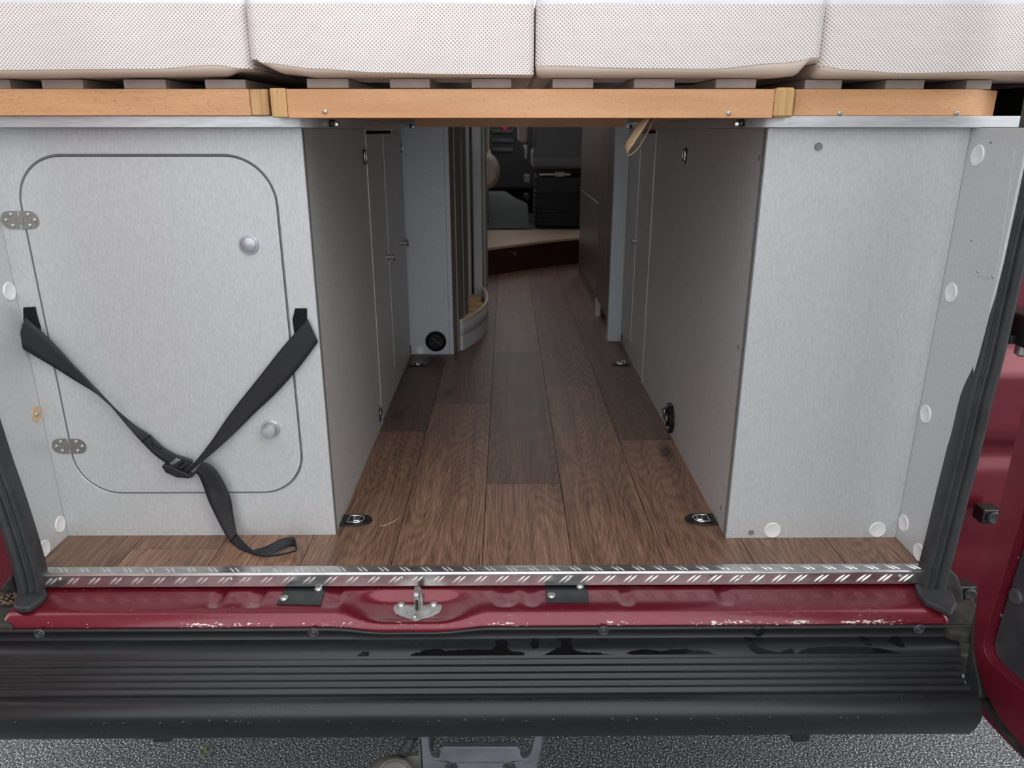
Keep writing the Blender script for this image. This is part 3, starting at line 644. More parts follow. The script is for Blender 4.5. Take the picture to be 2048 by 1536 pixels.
box('door_jamb', wx(935), wx(940.5), YV-0.012, YV, 0.055, 1.2, 'frame_white', wc)
box('door_gap', wx(940.5), wx(946), YV, YV+0.01, 0.055, 1.2, 'black_gloss', wc)
box('door_post', wx(946), wx(963.5), YV-0.014, YV+0.012, 0.055, 1.2, 'frame_white', wc, bevel=0.003)
wp_ = thing('wall_partition', 'pale partition wall inside the washroom', 'wall', (-0.5, YW+0.78, 0), kind='structure')
box('partition_board', -0.8, -0.14, YW+0.77, YW+0.79, 0.0, 1.4, 'lining', wp_)
grid('roller_curtain', lambda a, z: Vector((wx(962)+0.024*a, YV+0.014+0.012*math.sin(a*3.0), z)), lin(0, 1, 8), [0.1, 0.6, 1.2], 'hinge_steel', wc)
p = PY(872, 682, YW)
vn = lathe('round_vent', [(0.034, 0), (0.034, 0.006), (0.029, 0.010), (0.026, 0.006), (0.024, 0.004)], p, (0, -1, 0), 'black_gloss', wc, k=36)
box('vent_bar', p.x-0.022, p.x+0.022, p.y-0.010, p.y-0.003, p.z-0.005, p.z+0.005, 'black_plastic', vn, bevel=0.003).rotation_euler = (0, math.radians(38), 0)
cap(PY(841, 700, YW), (0, -1, 0), 0.0135, wc)
out = [(-0.146, 1.318), (-0.122, 1.375), (-0.096, 1.45), (-0.076, 1.54), (-0.068, 1.63), (-0.072, 1.75), (-0.09, 1.87), (-0.125, 2.0), (-0.35, 2.0), (-0.35, 1.318)]
oc = [(v_.x, v_.y) for v_ in crv([(a, b_, 0) for a, b_ in out[:8]], 5)] + out[8:]
tr = prism('shower_tray', [(a, b_, 0.0) for a, b_ in oc], (0, 0, 0.050), 'tray_white', wc); tr['label'] = 'curved white shower tray with a beige rim'
inn_ = [(a-0.012 if i < len(oc)-2 else a+0.012, b_) for i, (a, b_) in enumerate(oc)]
inn_ = [(a, min(max(b_, 1.332), 1.985)) for a, b_ in inn_]
plate('skirt', [oc, inn_], (0, 0, 0.0501), (1, 0, 0), (0, 1, 0), 0.043, 'tray_white', tr)
plate('rim', [oc, inn_], (0, 0, 0.0932), (1, 0, 0), (0, 1, 0), 0.012, 'tray_beige', tr, bevel=0.002)
for i in range(6):
    box('mat_slat', -0.33, (-0.132, -0.106, -0.093, -0.090, -0.098, -0.114)[i], 1.40+i*0.085, 1.47+i*0.085, 0.0502, 0.076, 'teak_mat', tr, bevel=0.003)

# ------------------------------------------------------------ furniture on the right beyond the aisle door
tc_ = thing('tall_cupboard', 'tall grey cupboard edge standing behind the right aisle door', 'cupboard', (0.42, 1.6, 0))
box('end_panel', 0.352, 0.400, 1.425, 1.445, 0.0, 1.3, 'bath_panel', tc_, bevel=0.002)
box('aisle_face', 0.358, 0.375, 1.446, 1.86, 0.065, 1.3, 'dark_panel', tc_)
box('foot', 0.356, 0.372, 1.80, 1.845, 0.0, 0.064, 'frame_white', tc_)
box('seam', 0.3565, 0.3585, 1.60, 1.603, 0.065, 1.3, 'grey_gasket', tc_)
kc = thing('kitchen_unit', 'dim grey kitchen unit far down the right side of the aisle', 'cabinet', (0.45, 2.3, 0))
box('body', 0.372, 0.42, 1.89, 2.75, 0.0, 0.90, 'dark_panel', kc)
box('drawer', 0.366, 0.3715, 1.895, 2.70, 0.43, 0.88, 'hinge_steel', kc, bevel=0.002)
box('drawer', 0.366, 0.3715, 1.895, 2.70, 0.06, 0.425, 'hinge_steel', kc, bevel=0.002)
box('worktop', 0.36, 0.90, 1.88, 2.76, 0.901, 0.93, 'bath_panel', kc)

# ------------------------------------------------------------ driver cab
sp_ = thing('cab_step', 'dark brown wooden step with a pale top up to the driver cab', 'step', (0.1, 3.0, 0))
fr_ = [(-0.75, 2.40), (-0.3, 2.52), (-0.096, 2.671), (0.098, 2.835), (0.25, 2.96), (0.439, 3.07), (0.9, 3.15)]
prism('riser', [(a, b_, 0.0) for a, b_ in fr_] + [(0.9, 3.40, 0), (-0.75, 3.40, 0)], (0, 0, 0.130), 'mahogany', sp_)
prism('tread', [(a, b_-0.006, 0.1302) for a, b_ in fr_] + [(0.9, 3.40, 0.1302), (-0.75, 3.40, 0.1302)], (0, 0, 0.012), 'pale_step', sp_)
p = PY(1026, 507, 2.76); lathe('knob', [(0.007, 0), (0.006, 0.012), (0.011, 0.016), (0.011, 0.022), (0.0005, 0.024)], (p.x, 2.775, p.z), (0.6, -0.8, 0), 'chrome', sp_)
cf = thing('floor_cab', 'black floor of the driver cab', 'floor', (0, 3.9, 0.12), kind='structure')
box('cab_floor', -1.05, 0.97, 3.33, 4.56, 0.10, 0.142, 'cab_black', cf)
cm = grid('floor_mat', lambda a, b_: Vector((a, b_, 0.15+0.16*sst(3.55, 4.0, b_)*(1-0.5*sst(0.0, 0.12, a)))), lin(-0.6, 0.14, 10), lin(3.38, 4.1, 10), 'cab_carpet', None)
tag(cm, 'grey carpet mat rising in the driver footwell', 'mat')
def seat(label, xc, yb, w_, zb, back_mat, armr):
    t = thing('captain_chair', label, 'chair', (xc, yb+0.2, 0.142))
    box('pedestal', xc-w_*0.46, xc+w_*0.46, yb-0.02, yb+0.40, 0.143, 0.44, 'cab_black', t, bevel=0.012)
    for i in range(7): box('bellows_rib', xc-w_*0.48, xc+w_*0.48, yb-0.034, yb+0.10, 0.175+i*0.028, 0.188+i*0.028, 'cab_black', t, bevel=0.005)
    box('slide_rail', xc-w_*0.40, xc+w_*0.1, yb-0.035, yb+0.0, 0.448, 0.456, 'hinge_steel', t)
    box('tag_label', xc-w_*0.15, xc+w_*0.0, yb-0.040, yb-0.036, 0.440, 0.466, 'seat_light', t)
    box('cushion', xc-w_*0.5, xc+w_*0.5, yb+0.05, yb+0.50, 0.462, 0.60, back_mat, t, bevel=0.04, seg=4)
    box('backrest', xc-w_*0.5, xc+w_*0.5, yb-0.05, yb+0.07, zb, 1.16, back_mat, t, bevel=0.035, seg=4)
    box('back_roll', xc-w_*0.5, xc+w_*0.5, yb-0.085, yb-0.01, zb-0.005, zb+0.062, back_mat, t, bevel=0.03, seg=4)
    return t
s_ = seat('grey passenger seat on a black ribbed pedestal', 0.345, 3.52, 0.37, 0.492, 'seat_fabric', 1)
p = PY(1050, 290, 3.45); tube('lever', [(p.x+0.006, 3.46, p.z-0.075), (p.x+0.006, 3.45, p.z-0.02), (p.x, 3.44, p.z)], [0.007, 0.009, 0.013], 'frame_white', s_)
box('armrest', 0.072, 0.125, 3.42, 3.75, 0.63, 0.75, 'seat_light', s_, bevel=0.02, seg=3)
lathe('swivel_hub', [(0.02, 0), (0.02, 0.05), (0.012, 0.06)], (0.12, 3.44, 0.33), (0, -1, 0), 'cab_black', s_)
box('belt_buckle', 0.105, 0.14, 3.42, 3.46, 0.41, 0.455, 'cap_grey', s_, bevel=0.006)
s_ = seat('beige driver seat edge peeping out behind the shower post', -0.285, 3.52, 0.37, 0.5, 'seat_light', 0)
lathe('side_bolster', [(0.02, -0.07), (0.075, -0.06), (0.102, -0.02), (0.102, 0.02), (0.075, 0.06), (0.02, 0.07)], (-0.122, 3.32, 0.480), (0, 1, 0), 'seat_light', s_, sx=0.85)
dsh = thing('dashboard', 'black dashboard centre with a red button far ahead', 'dashboard', (0.05, 4.3, 0.3))
box('console', -0.35, 0.45, 4.25, 4.5, 0.30, 0.95, 'cab_black', dsh, bevel=0.03)
p = PY(1010, 253, 4.22); lathe('hazard_button', [(0.022, 0), (0.02, 0.012), (0.0005, 0.014)], (p.x, 4.248, p.z), (0, -1, 0), 'signal_red', dsh)
for i in range(3): box('switch_row', -0.10, 0.05, 4.243, 4.25, 0.56+i*0.06, 0.585+i*0.06, 'black_gloss', dsh, bevel=0.003)

# ------------------------------------------------------------ tread strip on the floor edge
YE = -0.0225
ts = thing('tread_strip', 'shiny checker plate aluminium edging strip along the front of the floor', 'edging strip', (-0.04, -0.012, -0.025))
TX0, TX1 = -0.783, 0.700
prism('angle', [(TX0, 0.0005, 0.0022), (TX0, YE+0.003, 0.0022), (TX0, YE, -0.0006), (TX0, YE, -0.0235), (TX0, YE+0.002, -0.0235), (TX0, YE+0.002, -0.001), (TX0, 0.0005, 0.0002)], (TX1-TX0, 0, 0), 'alu', ts, bevel=0.0014, seg=3)
def lens(c, d, nrm, L, W, H, vs_, fs):
    c, d, nrm = Vector(c), Vector(d).normalized(), Vector(nrm); s = d.cross(nrm); k = len(vs_); S_ = (-1, -0.6, 0, 0.6, 1); Wd = (0.02, 0.75, 1, 0.75, 0.02)
    for a, wd in zip(S_, Wd):
        h = H*wd
        for b_, hh in ((-1, -0.0002), (-0.45, h), (0.45, h), (1, -0.0002)): vs_.append(c+d*(a*L/2)+s*(b_*W*wd/2)+nrm*hh)
    for i in range(4):
        for j in range(3): fs.append((k+i*4+j, k+i*4+j+1, k+(i+1)*4+j+1, k+(i+1)*4+j))
V_, F_ = [], []
pit = 0.0357; k = 0
while TX0+0.02+k*pit < TX1-0.02:
    x = TX0+0.02+k*pit
    for q in (0, 0.0085): lens((x+q, YE, -0.0115), (0.72, 0, 0.66), (0, -1, 0), 0.0225, 0.0046, 0.0020, V_, F_)
    for q in (0, 0.0085): lens((x+0.016+q, -0.0105, 0.0022), (0.66, -0.72, 0), (0, 0, 1), 0.020, 0.0040, 0.0015, V_, F_)
    k += 1
tb = mesh('tread_bars', V_, F_, 'alu_bar', ts, smooth=True); tb['kind'] = 'stuff'
for u, vv in ((120, 1158), (462, 1158), (803, 1156), (1140, 1154), (1477, 1153), (1800, 1152)): screw(PY(u, vv, YE), (0, -1, 0), 0.0032, ts, 'zinc')

# ------------------------------------------------------------ red sill with latch recess
SNp = [(-0.004, -0.026), (-0.022, -0.0285), (-0.034, -0.0295), (-0.048, -0.0305), (-0.060, -0.031), (-0.068, -0.0315), (-0.076, -0.033), (-0.083, -0.0365), (-0.089, -0.042), (-0.093, -0.049), (-0.095, -0.058), (-0.095, -0.085)]
SRp = [(-0.004, -0.026), (-0.022, -0.0285), (-0.029, -0.036), (-0.036, -0.0435), (-0.046, -0.0465), (-0.062, -0.0475), (-0.078, -0.0475), (-0.086, -0.0455), (-0.0925, -0.0455), (-0.0975, -0.049), (-0.0992, -0.0555), (-0.0992, -0.085)]
RX0, RX1, RW = PZ(690, 1200, -.04).x, PZ(968, 1200, -.04).x, 0.075
def wrec(x): return sst(RX0-0.01, RX0+RW, x)*(1-sst(RX1-RW, RX1+0.01, x))
dents = [(PZ(u, vv, -.03).x, wd) for u, vv, wd in ((440, 1190, .009), (515, 1190, .010), (1062, 1188, .009), (1252, 1188, .009), (1447, 1186, .010), (668, 1185, .012), (1010, 1180, .014))]
def fs_(x, j):
    a, b_ = SNp[j], SRp[j]; w_ = wrec(x); y = a[0]+(b_[0]-a[0])*w_; z = a[1]+(b_[1]-a[1])*w_
    for dx, wd in dents:
        t = abs(x-dx)/wd
        if t < 1.4: z -= 0.0032*(1-sst(0.7, 1.3, t))*sst(-0.070, -0.060, y)*(1-sst(-0.02, -0.012, y))
    if x < -0.80 or x > 0.705:
        e_ = sst(0, 0.022, (-0.80-x) if x < 0 else (x-0.705)); z -= 0.022*e_; y += 0.012*e_*sst(-0.06, -0.09, y)
    return Vector((x, y, z))
sx_ = [-0.823+i*(0.728+0.823)/260 for i in range(261)]
sl = grid('door_sill', fs_, sx_, list(range(len(SNp))), 'red', None, sub=1)
tag(sl, 'dark red painted steel sill with a latch recess and chipped rim', 'door sill')
# trim strip below it
TNp = [(-0.0940, -0.0535), (-0.0955, -0.0500), (-0.0995, -0.0500), (-0.1008, -0.0515), (-0.1010, -0.0545), (-0.1002, -0.0550), (-0.1005, -0.0665), (-0.1015, -0.0675), (-0.1015, -0.0720)]
TRp = [(-0.0985, -0.0590), (-0.0995, -0.0565), (-0.1015, -0.0565), (-0.1025, -0.0580), (-0.1027, -0.0595), (-0.1020, -0.0600), (-0.1025, -0.0665), (-0.1030, -0.0675), (-0.1030, -0.0720)]
tm = thing('sill_trim', 'black plastic trim strip fixed with round rivets below the red sill', 'trim', (-0.04, -0.105, -0.075))
tx_ = [-0.93+i*(0.775+0.93)/260 for i in range(261)]
grid('strip', lambda x, j: Vector((x, TNp[j][0]+(TRp[j][0]-TNp[j][0])*wrec(x), TNp[j][1]+(TRp[j][1]-TNp[j][1])*wrec(x))), tx_, list(range(len(TNp))), 'black_plastic', tm)
for i, (u, vv) in enumerate(((79, 1267), (627, 1265), (1207, 1261), (1517, 1262), (1838, 1258))):
    p = PY(u, vv, -0.1008); pr = [(0.0088, 0), (0.0088, 0.0012), (0.0075, 0.0026), (0.0055, 0.0026), (0.0045, 0.0012), (0.0025, 0.0022), (0.0004, 0.0028)] if i != 3 else [(0.0088, 0), (0.0088, 0.002), (0.007, 0.003), (0.0004, 0.0032)]
    lathe('rivet', pr, p, (0, -1, 0), 'rivet_plastic' if i != 3 else 'black_gloss', tm)
# latch striker
zb_ = -0.0472
sk = thing('latch_striker', 'zinc latch striker plate with an upright hook in the red sill recess', 'latch', (-0.148, -0.066, zb_))
cs_ = [PZ(740+a/10.24, 1160+b_/10.24, zb_+0.002) for a, b_ in ((475, 600), (490, 530), (560, 455), (640, 432), (730, 445), (780, 500), (890, 505), (1050, 500), (1150, 510), (1210, 450), (1300, 425), (1400, 428), (1475, 490), (1465, 580), (1420, 660), (1250, 735), (1050, 780), (1000, 815), (920, 835), (850, 810), (790, 775), (640, 730), (520, 680))]
prism('base_plate', cs_, (0, 0, -0.0028), 'zinc', sk, bevel=0.0006)
for a, b_ in ((635, 505), (1300, 500)): screw(PZ(740+a/10.24, 1160+b_/10.24, zb_+0.002), (0, -0.1, 1), 0.0068, sk)
screw(PZ(740+915/10.24, 1160+745/10.24, zb_+0.002), (0, 0, 1), 0.0042, sk)
hx = PZ(833, 1225, zb_).x; hy = PZ(833, 1213, zb_).y
prism('hook', [(hx-0.004, hy-0.008, zb_+0.002), (hx-0.004, hy-0.009, zb_+0.022), (hx-0.004, hy-0.016, zb_+0.024), (hx-0.004, hy-0.016, zb_+0.032), (hx-0.004, hy-0.010, zb_+0.036), (hx-0.004, hy+0.004, zb_+0.036), (hx-0.004, hy+0.010, zb_+0.030), (hx-0.004, hy+0.011, zb_+0.002)], (0.0085, 0, 0), 'zinc', sk, bevel=0.0015)
prism('hook_flange', [(hx+0.0045, hy+0.0105, zb_+0.002), (hx+0.009, hy+0.0105, zb_+0.002), (hx+0.0075, hy+0.009, zb_+0.028), (hx+0.0045, hy+0.009, zb_+0.032)], (0, -0.012, 0), 'zinc', sk, bevel=0.001)
box('hook_slot', hx-0.002, hx+0.003, hy-0.0125, hy-0.009, zb_+0.002, zb_+0.018, 'gap_dark', sk)
# black buffer plates
def bplate(label, ps, sc_):
    q = [PZ(u, vv, -0.0275) for u, vv in ps]
    t = thing('buffer_plate', label, 'plate', (sum(a.x for a in q)/4, sum(a.y for a in q)/4, -0.031), 'black buffer plates on the sill')
    prism('pad', [(a.x, a.y, -0.0275) for a in q], (0, 0, -0.004), 'black_plastic', t, bevel=0.0008)
    for u, vv in sc_: screw(PZ(u, vv, -0.0275), (0, 0, 1), 0.0072, t)
bplate('black buffer plate on the red sill left of the latch', [(553, 1206), (641, 1208), (655, 1169), (572, 1171)], [(568, 1197), (637, 1178)])
bplate('black buffer plate on the red sill right of the latch', [(1092, 1203), (1178, 1203), (1174, 1166), (1090, 1167)], [(1103, 1192), (1160, 1173)])

# ------------------------------------------------------------ bumper
bp_ = thing('rear_bumper', 'black ribbed plastic rear bumper step with water drops', 'bumper', (-0.15, -0.18, -0.16))
prof = [(-0.0985, -0.0760), (-0.1012, -0.0690), (-0.1030, -0.0685), (-0.118, -0.0722), (-0.134, -0.0755)]
for yc in (-0.142, -0.1585, -0.1745, -0.190, -0.205): prof += [(yc+0.0062, -0.0812), (yc+0.0046, -0.0810), (yc+0.0032, -0.0785), (yc+0.0016, -0.0758), (yc+0.0002, -0.0754), (yc-0.0012, -0.0762), (yc-0.0026, -0.0790), (yc-0.0040, -0.0809), (yc-0.0056, -0.0812)]
prof += [(-0.216, -0.0800), (-0.2185, -0.0785), (-0.226, -0.0790), (-0.233, -0.0812), (-0.239, -0.0865), (-0.2425, -0.095), (-0.2425, -0.107), (-0.237, -0.124), (-0.228, -0.142), (-0.222, -0.149), (-0.205, -0.153), (-0.15, -0.155)]
def fb(x, j):
    y, z = prof[j]; z_ = z
    if -0.215 < y < -0.135: 
        a_ = sst(-0.86, -0.82, x+0.15*(y+0.21)); z_ = -0.0765+(z+0.0765)*a_ if z < -0.0765 else z
    xe = 0.682+0.038*(1-sst(-0.10, -0.20, y))
    if y > -0.10: xe = 0.72
    if x > 0.60: x = 0.60+(x-0.60)*(xe-0.60)/0.116
    return Vector((x, y, z_))
grid('step_moulding', fb, lin(-0.93, 0.60, 80)+lin(0.61, 0.716, 24), list(range(len(prof))), 'bumper', bp_)
mesh('end_cap', [fb(0.716, j) for j in range(len(prof))], [tuple(range(len(prof)))], 'bumper', bp_)
for u in (325, 1600): 
    p = PY(u, 1475, -0.20); box('under_tab', p.x-0.014, p.x+0.014, -0.205, -0.17, p.z-0.006, p.z+0.03, 'black_plastic', bp_, bevel=0.004)
for u, vv in ((22, 1291), (84, 1290)):
    p = PZ(u, vv, -0.0757); prism('clip_hole', [(p.x-0.008, p.y-0.004, -0.0762), (p.x+0.003, p.y-0.003, -0.0762), (p.x+0.008, p.y+0.005, -0.0762), (p.x-0.001, p.y+0.004, -0.0762)], (0, 0, 0.0010), 'gap_dark', bp_)
dv, df = [], []
def dome(c, nrm, r, el):
    x, y, z = frame_of(nrm); k = len(dv); c = Vector(c); K = 8
    for rr, h in ((1, 0), (0.75, 0.45), (0.3, 0.62)):
        for i in range(K):
            t = 2*math.pi*i/K; dv.append(c+x*(r*rr*math.cos(t))+y*(r*rr*math.sin(t)*el)+z*(r*h*0.8))
    for j in range(2):
        for i in range(K): df.append((k+j*K+i, k+j*K+(i+1) % K, k+(j+1)*K+(i+1) % K, k+(j+1)*K+i))
    df.append(tuple(k+2*K+i for i in range(K)))
rd = random.Random(3)
for i in range(150):
    x = rd.uniform(-0.85, 0.64); t = rd.random()**1.6
    a, b_ = Vector((0, -0.2427, -0.100)), Vector((0, -0.2375, -0.1215)); c_ = a.lerp(b_, t); c_.x = x
    dome(c_, (0, -1, -0.12*t), rd.uniform(0.0013, 0.0034), rd.uniform(0.9, 1.7))
for i in range(60):
    x = rd.uniform(-0.85, 0.62); dome((x, rd.uniform(-0.230, -0.222), -0.0788), (0, -0.1, 1), rd.uniform(0.0006, 0.0014), 1)
wd_ = mesh('water_drops', dv, df, 'drop', bp_, smooth=True); wd_['kind'] = 'stuff'
# puddles on the flat upper part
def puddle(label, outline, z=-0.0725):
    pts = crv([Vector((u, vv, 0)) for u, vv in outline+[outline[0]]], 5)[:-1]; r_ = random.Random(len(outline)+int(outline[0][0]))
    q = []
    for a in pts:
        p = PZ(a.x+r_.uniform(-2.2, 2.2), a.y+r_.uniform(-1.1, 1.1), z); y = p.y
        if y < -0.1335: y = -0.1335
        q.append(Vector((p.x, y, -0.0685+(-0.103-y)*-0.2258+0.0003)))
    o = prism('water_puddle', q, (0, 0, -0.0006), 'wet', None); return tag(o, label, 'puddle', 'puddles on the bumper')
puddle('small dark wet spot on the bumper left of the other puddles', [(716, 1308), (728, 1302), (738, 1304), (734, 1310), (722, 1311)])
puddle('long dark puddle on the bumper below the latch', [(818, 1308), (838, 1303), (862, 1298), (900, 1301), (940, 1298), (985, 1298), (992, 1285), (1014, 1285), (1016, 1299), (1048, 1305), (1030, 1312), (960, 1312), (880, 1310), (840, 1312)])
puddle('pointed dark water spot on the bumper between two puddles', [(1062, 1290), (1068, 1276), (1076, 1283), (1078, 1294), (1066, 1297)])
puddle('dark bootprint-shaped puddle on the bumper right of centre', [(1085, 1308), (1112, 1298), (1124, 1292), (1114, 1278), (1128, 1273), (1145, 1275), (1143, 1292), (1160, 1302), (1190, 1303), (1228, 1309), (1200, 1313), (1120, 1312)])
puddle('flat dark puddle on the bumper beneath the plain black rivet side', [(1250, 1304), (1275, 1299), (1320, 1300), (1370, 1298), (1410, 1300), (1434, 1311), (1400, 1313), (1330, 1313), (1280, 1310)])
puddle('curved dark wet streak on the bumper under the flat black rivet', [(1488, 1275), (1500, 1276), (1510, 1290), (1530, 1298), (1560, 1302), (1582, 1297), (1588, 1306), (1540, 1309), (1508, 1303), (1494, 1290)])
puddle('longest dark puddle at the right end of the bumper', [(1594, 1305), (1615, 1297), (1660, 1294), (1720, 1294), (1770, 1298), (1810, 1307), (1790, 1312), (1720, 1310), (1640, 1309)])
puddle('slim dark oval wet spot on the bumper above the longest puddle', [(1715, 1276), (1725, 1276), (1742, 1286), (1742, 1292), (1726, 1288)])
puddle('dark fan-shaped wet spot at the far right of the bumper', [(1776, 1286), (1786, 1275), (1800, 1279), (1808, 1294), (1796, 1292)])

# ------------------------------------------------------------ tow bar and socket below the bumper
YT_ = -0.135
tw = thing('tow_bar', 'grey steel tow bar bracket with bolt holes below the bumper', 'tow bar', PY(955, 1536, YT_))
def t7(a, b_, y=YT_): return PY(650+a/3.724, 1361+b_/3.724, y)
ol = [t7(*q) for q in ((735, 720), (722, 560), (712, 380), (765, 380), (772, 480), (788, 555), (815, 585), (845, 582), (857, 550), (860, 512), (880, 497), (1430, 497), (1450, 512), (1457, 560), (1475, 588), (1505, 582), (1535, 540), (1555, 470), (1568, 380), (1625, 380), (1600, 560), (1560, 720))]
hs = [t7(940, 648), t7(1372, 648)]
plate('bracket', [[(p.x, p.z) for p in ol]] + [circ(p.x, p.z, 0.0105, 20) for p in hs], (0, YT_+0.012, 0), (1, 0, 0), (0, 0, 1), 0.012, 'steel_paint', tw, bevel=0.0018)
a1, a2 = t7(1568, 380), t7(1665, 380); b1, b2 = t7(1560, 720), t7(1600, 720)
prism('side_arm', [a1, a2+Vector((0.004, 0.03, 0)), b2+Vector((0, 0.03, 0)), b1], (0, 0.03, 0), 'steel_paint', tw, bevel=0.001)
box('cross_tube', -0.6, 0.55, 0.02, 0.08, -0.33, -0.27, 'steel_paint', tw, bevel=0.006)
box('drawbar_left', ol[2].x, ol[2].x+0.012, YT_+0.012, 0.03, ol[2].z-0.09, ol[2].z-0.01, 'steel_paint', tw)
box('drawbar_right', ol[19].x-0.012, ol[19].x, YT_+0.0425, 0.03, ol[19].z-0.09, ol[19].z-0.01, 'steel_paint', tw)
sk2 = thing('tow_socket', 'round grey trailer socket beside the tow bar bracket', 'socket', t7(530, 720, -0.14))
so = t7(520, 735, -0.15)
lathe('housing', [(0.030, -0.035), (0.033, 0.0), (0.033, 0.006), (0.030, 0.009), (0.0275, 0.007), (0.026, 0.0085), (0.0005, 0.010)], so, (0, -0.72, 0.7), 'socket_grey', sk2, k=32)
prism('mount', [t7(a, b_, -0.121) for a, b_ in ((345, 652), (420, 600), (560, 575), (690, 565), (702, 470), (713, 470), (722, 720), (345, 720))], (0, 0.01, 0), 'socket_grey', sk2, bevel=0.0012)
ca = tube('cable', crv([t7(660, 395, -0.10), t7(640, 440, -0.11), t7(610, 500, -0.115), t7(570, 565, -0.115), t7(540, 620, -0.11)], 8), [0.0085+0.0008*math.sin(i*1.6) for i in range(33)], 'rubber', sk2, k=12)
gs = thing('grass_sprig', 'tiny green sprig lying on the asphalt below the bumper', 'sprig', PZ(411, 1500, -0.55))
for i, (a, b_) in enumerate((((402, 1492), (410, 1500)), ((410, 1500), (418, 1507)), ((410, 1500), (414, 1494)), ((412, 1502), (411, 1509)))):
    tube('blade', [PZ(*a, -0.547), PZ((a[0]+b_[0])/2, (a[1]+b_[1])/2-1, -0.540), PZ(*b_, -0.547)], 0.0016, 'leaf', gs, k=5)

# ------------------------------------------------------------ right seal, pillar and open door
def sweep(name, path, prof_, mat, parent):
    """prof_ (dx,dy) carried along an upright path"""
    us = list(range(len(path))); vs2 = list(range(len(prof_)))
    return grid(name, lambda i, j: Vector((path[i].x+prof_[j][0], path[i].y+prof_[j][1], path[i].z)), us, vs2, mat, parent)
YQ = -0.040
rp = [PY(u, vv, YQ) for u, vv in ((1845, 1195), (1851, 1165), (1870, 1090), (1892, 1000), (1917, 900), (1939, 800), (1960, 720), (1986, 600), (2012, 480), (2048, 324), (2075, 200))]
rp.append(rp[-1]+Vector((-0.01, 0.01, 0.5)))
rp = crv(rp, 4)
sprof = [(0.004, 0.035), (0.0, 0.012), (0.001, 0.002), (0.005, -0.001), (0.009, 0.003), (0.0105, 0.006), (0.012, 0.000), (0.0145, -0.003), (0.0175, -0.001), (0.0185, 0.006), (0.0195, -0.001), (0.023, -0.006), (0.029, -0.007), (0.034, -0.003), (0.037, 0.005), (0.037, 0.012), (0.033, 0.02), (0.034, 0.035)]
rs = thing('door_seal', 'black rubber door seal running up the right edge of the opening', 'seal', (0.70, -0.03, -0.03), 'door seals')
sweep('lip', rp, sprof, 'rubber', rs)
for u, vv in ((2045, 395), (2002, 573), (1961, 759), (1927, 912)): lathe('vent_hole', [(0.0017, 0), (0.0017, 0.001), (0.0003, 0.001)], PY(u, vv, YQ-0.0018), (0, -1, 0), 'gap_dark', rs, k=10)
q = [PZ(u, vv, -0.020) for u, vv in ((1830, 1166), (1838, 1185), (1850, 1200), (1880, 1213), (1903, 1228), (1915, 1205), (1905, 1180), (1880, 1170), (1850, 1160))]
prism('foot', q, (0, 0, -0.012), 'rubber', rs, bevel=0.004, seg=3)
lp_ = [PY(u, vv, YQ) for u, vv in ((80, 1200), (76, 1165), (60, 1105), (38, 1035), (19, 980), (-2, 920), (-50, 770), (-110, 560), (-180, 300))]
lp_.append(lp_[-1]+Vector((0.01, 0.01, 0.6))); lp_ = crv(lp_, 4)
ls = thing('door_seal', 'black rubber door seal running up the left edge of the opening', 'seal', (-0.78, -0.03, -0.03), 'door seals')
sweep('lip', lp_, [(-a, b_) for a, b_ in sprof], 'rubber', ls)
q = [PZ(u, vv, -0.020) for u, vv in ((94, 1186), (88, 1172), (70, 1168), (45, 1175), (30, 1190), (25, 1210), (38, 1216), (58, 1214), (80, 1200))]
prism('foot', q, (0, 0, -0.012), 'rubber', ls, bevel=0.004, seg=3)
# pillars
def fp(a, z):
    x = 0.716+a*0.27
    dpt = 0.012+0.075*sst(0.722, 0.745, x)
    rid = sst(0.735, 0.77, x)*(1-sst(0.86, 0.90, x))
    boss = sst(0.17, 0.23, z)*(1-sst(0.32, 0.37, z))
    boss2 = sst(-0.02, 0.08, z)*(1-sst(0.14, 0.195, z))
    y = -0.02+dpt-0.026*rid*boss-0.012*rid*boss2-0.05*sst(0.90, 0.96, x)
    return Vector((x, y, z))
rpil = thing('rear_pillar', 'dark red pillar with pressed bosses behind the open right door', 'pillar', (0.85, 0.03, -0.12))
grid('pillar_skin', fp, lin(0, 1, 60), lin(-0.16, 0.70, 110), 'doorred', rpil)
box('pillar_foot', 0.722, 0.97, -0.085, 0.09, -0.16, -0.118, 'dirty_rubber', rpil, bevel=0.006)
lpil = thing('rear_pillar', 'dark red pillar at the left edge beside the seal', 'pillar', (-0.93, 0.03, -0.12))
grid('pillar_skin', lambda a, z: Vector((-0.812-a*0.25, -0.02+0.012+0.075*sst(-0.815, -0.85, -0.812-a*0.25), z)), lin(0, 1, 30), lin(-0.16, 0.70, 20), 'doorred', lpil)
def dirty(name, pts, z, parent): return prism(name, [PZ(u, vv, z) for u, vv in pts], (0, 0, -0.02), 'dirty_rubber', parent, bevel=0.006, seg=3)
dirty('corner_gusset', ((1870, 1225), (1900, 1205), (1945, 1190), (1965, 1230), (1950, 1270), (1900, 1262), (1885, 1250)), -0.052, rpil)
prism('gusset_wall', [PY(u, vv, 0.0) for u, vv in ((1875, 1146), (1903, 1140), (1918, 1155), (1928, 1185), (1930, 1225), (1926, 1268), (1870, 1262), (1870, 1190))], (0, 0.02, 0), 'dirty_rubber', rpil, bevel=0.005)
prism('dirt_patch', [PZ(u, vv, -0.030) for u, vv in ((1888, 1186), (1898, 1188), (1912, 1205), (1910, 1210), (1896, 1200))], (0, 0, -0.004), 'dirt', rpil, bevel=0.001)
dirty('corner_gusset', ((25, 1250), (24, 1232), (33, 1222), (20, 1180), (5, 1170), (-20, 1190), (-25, 1250)), -0.042, lpil)
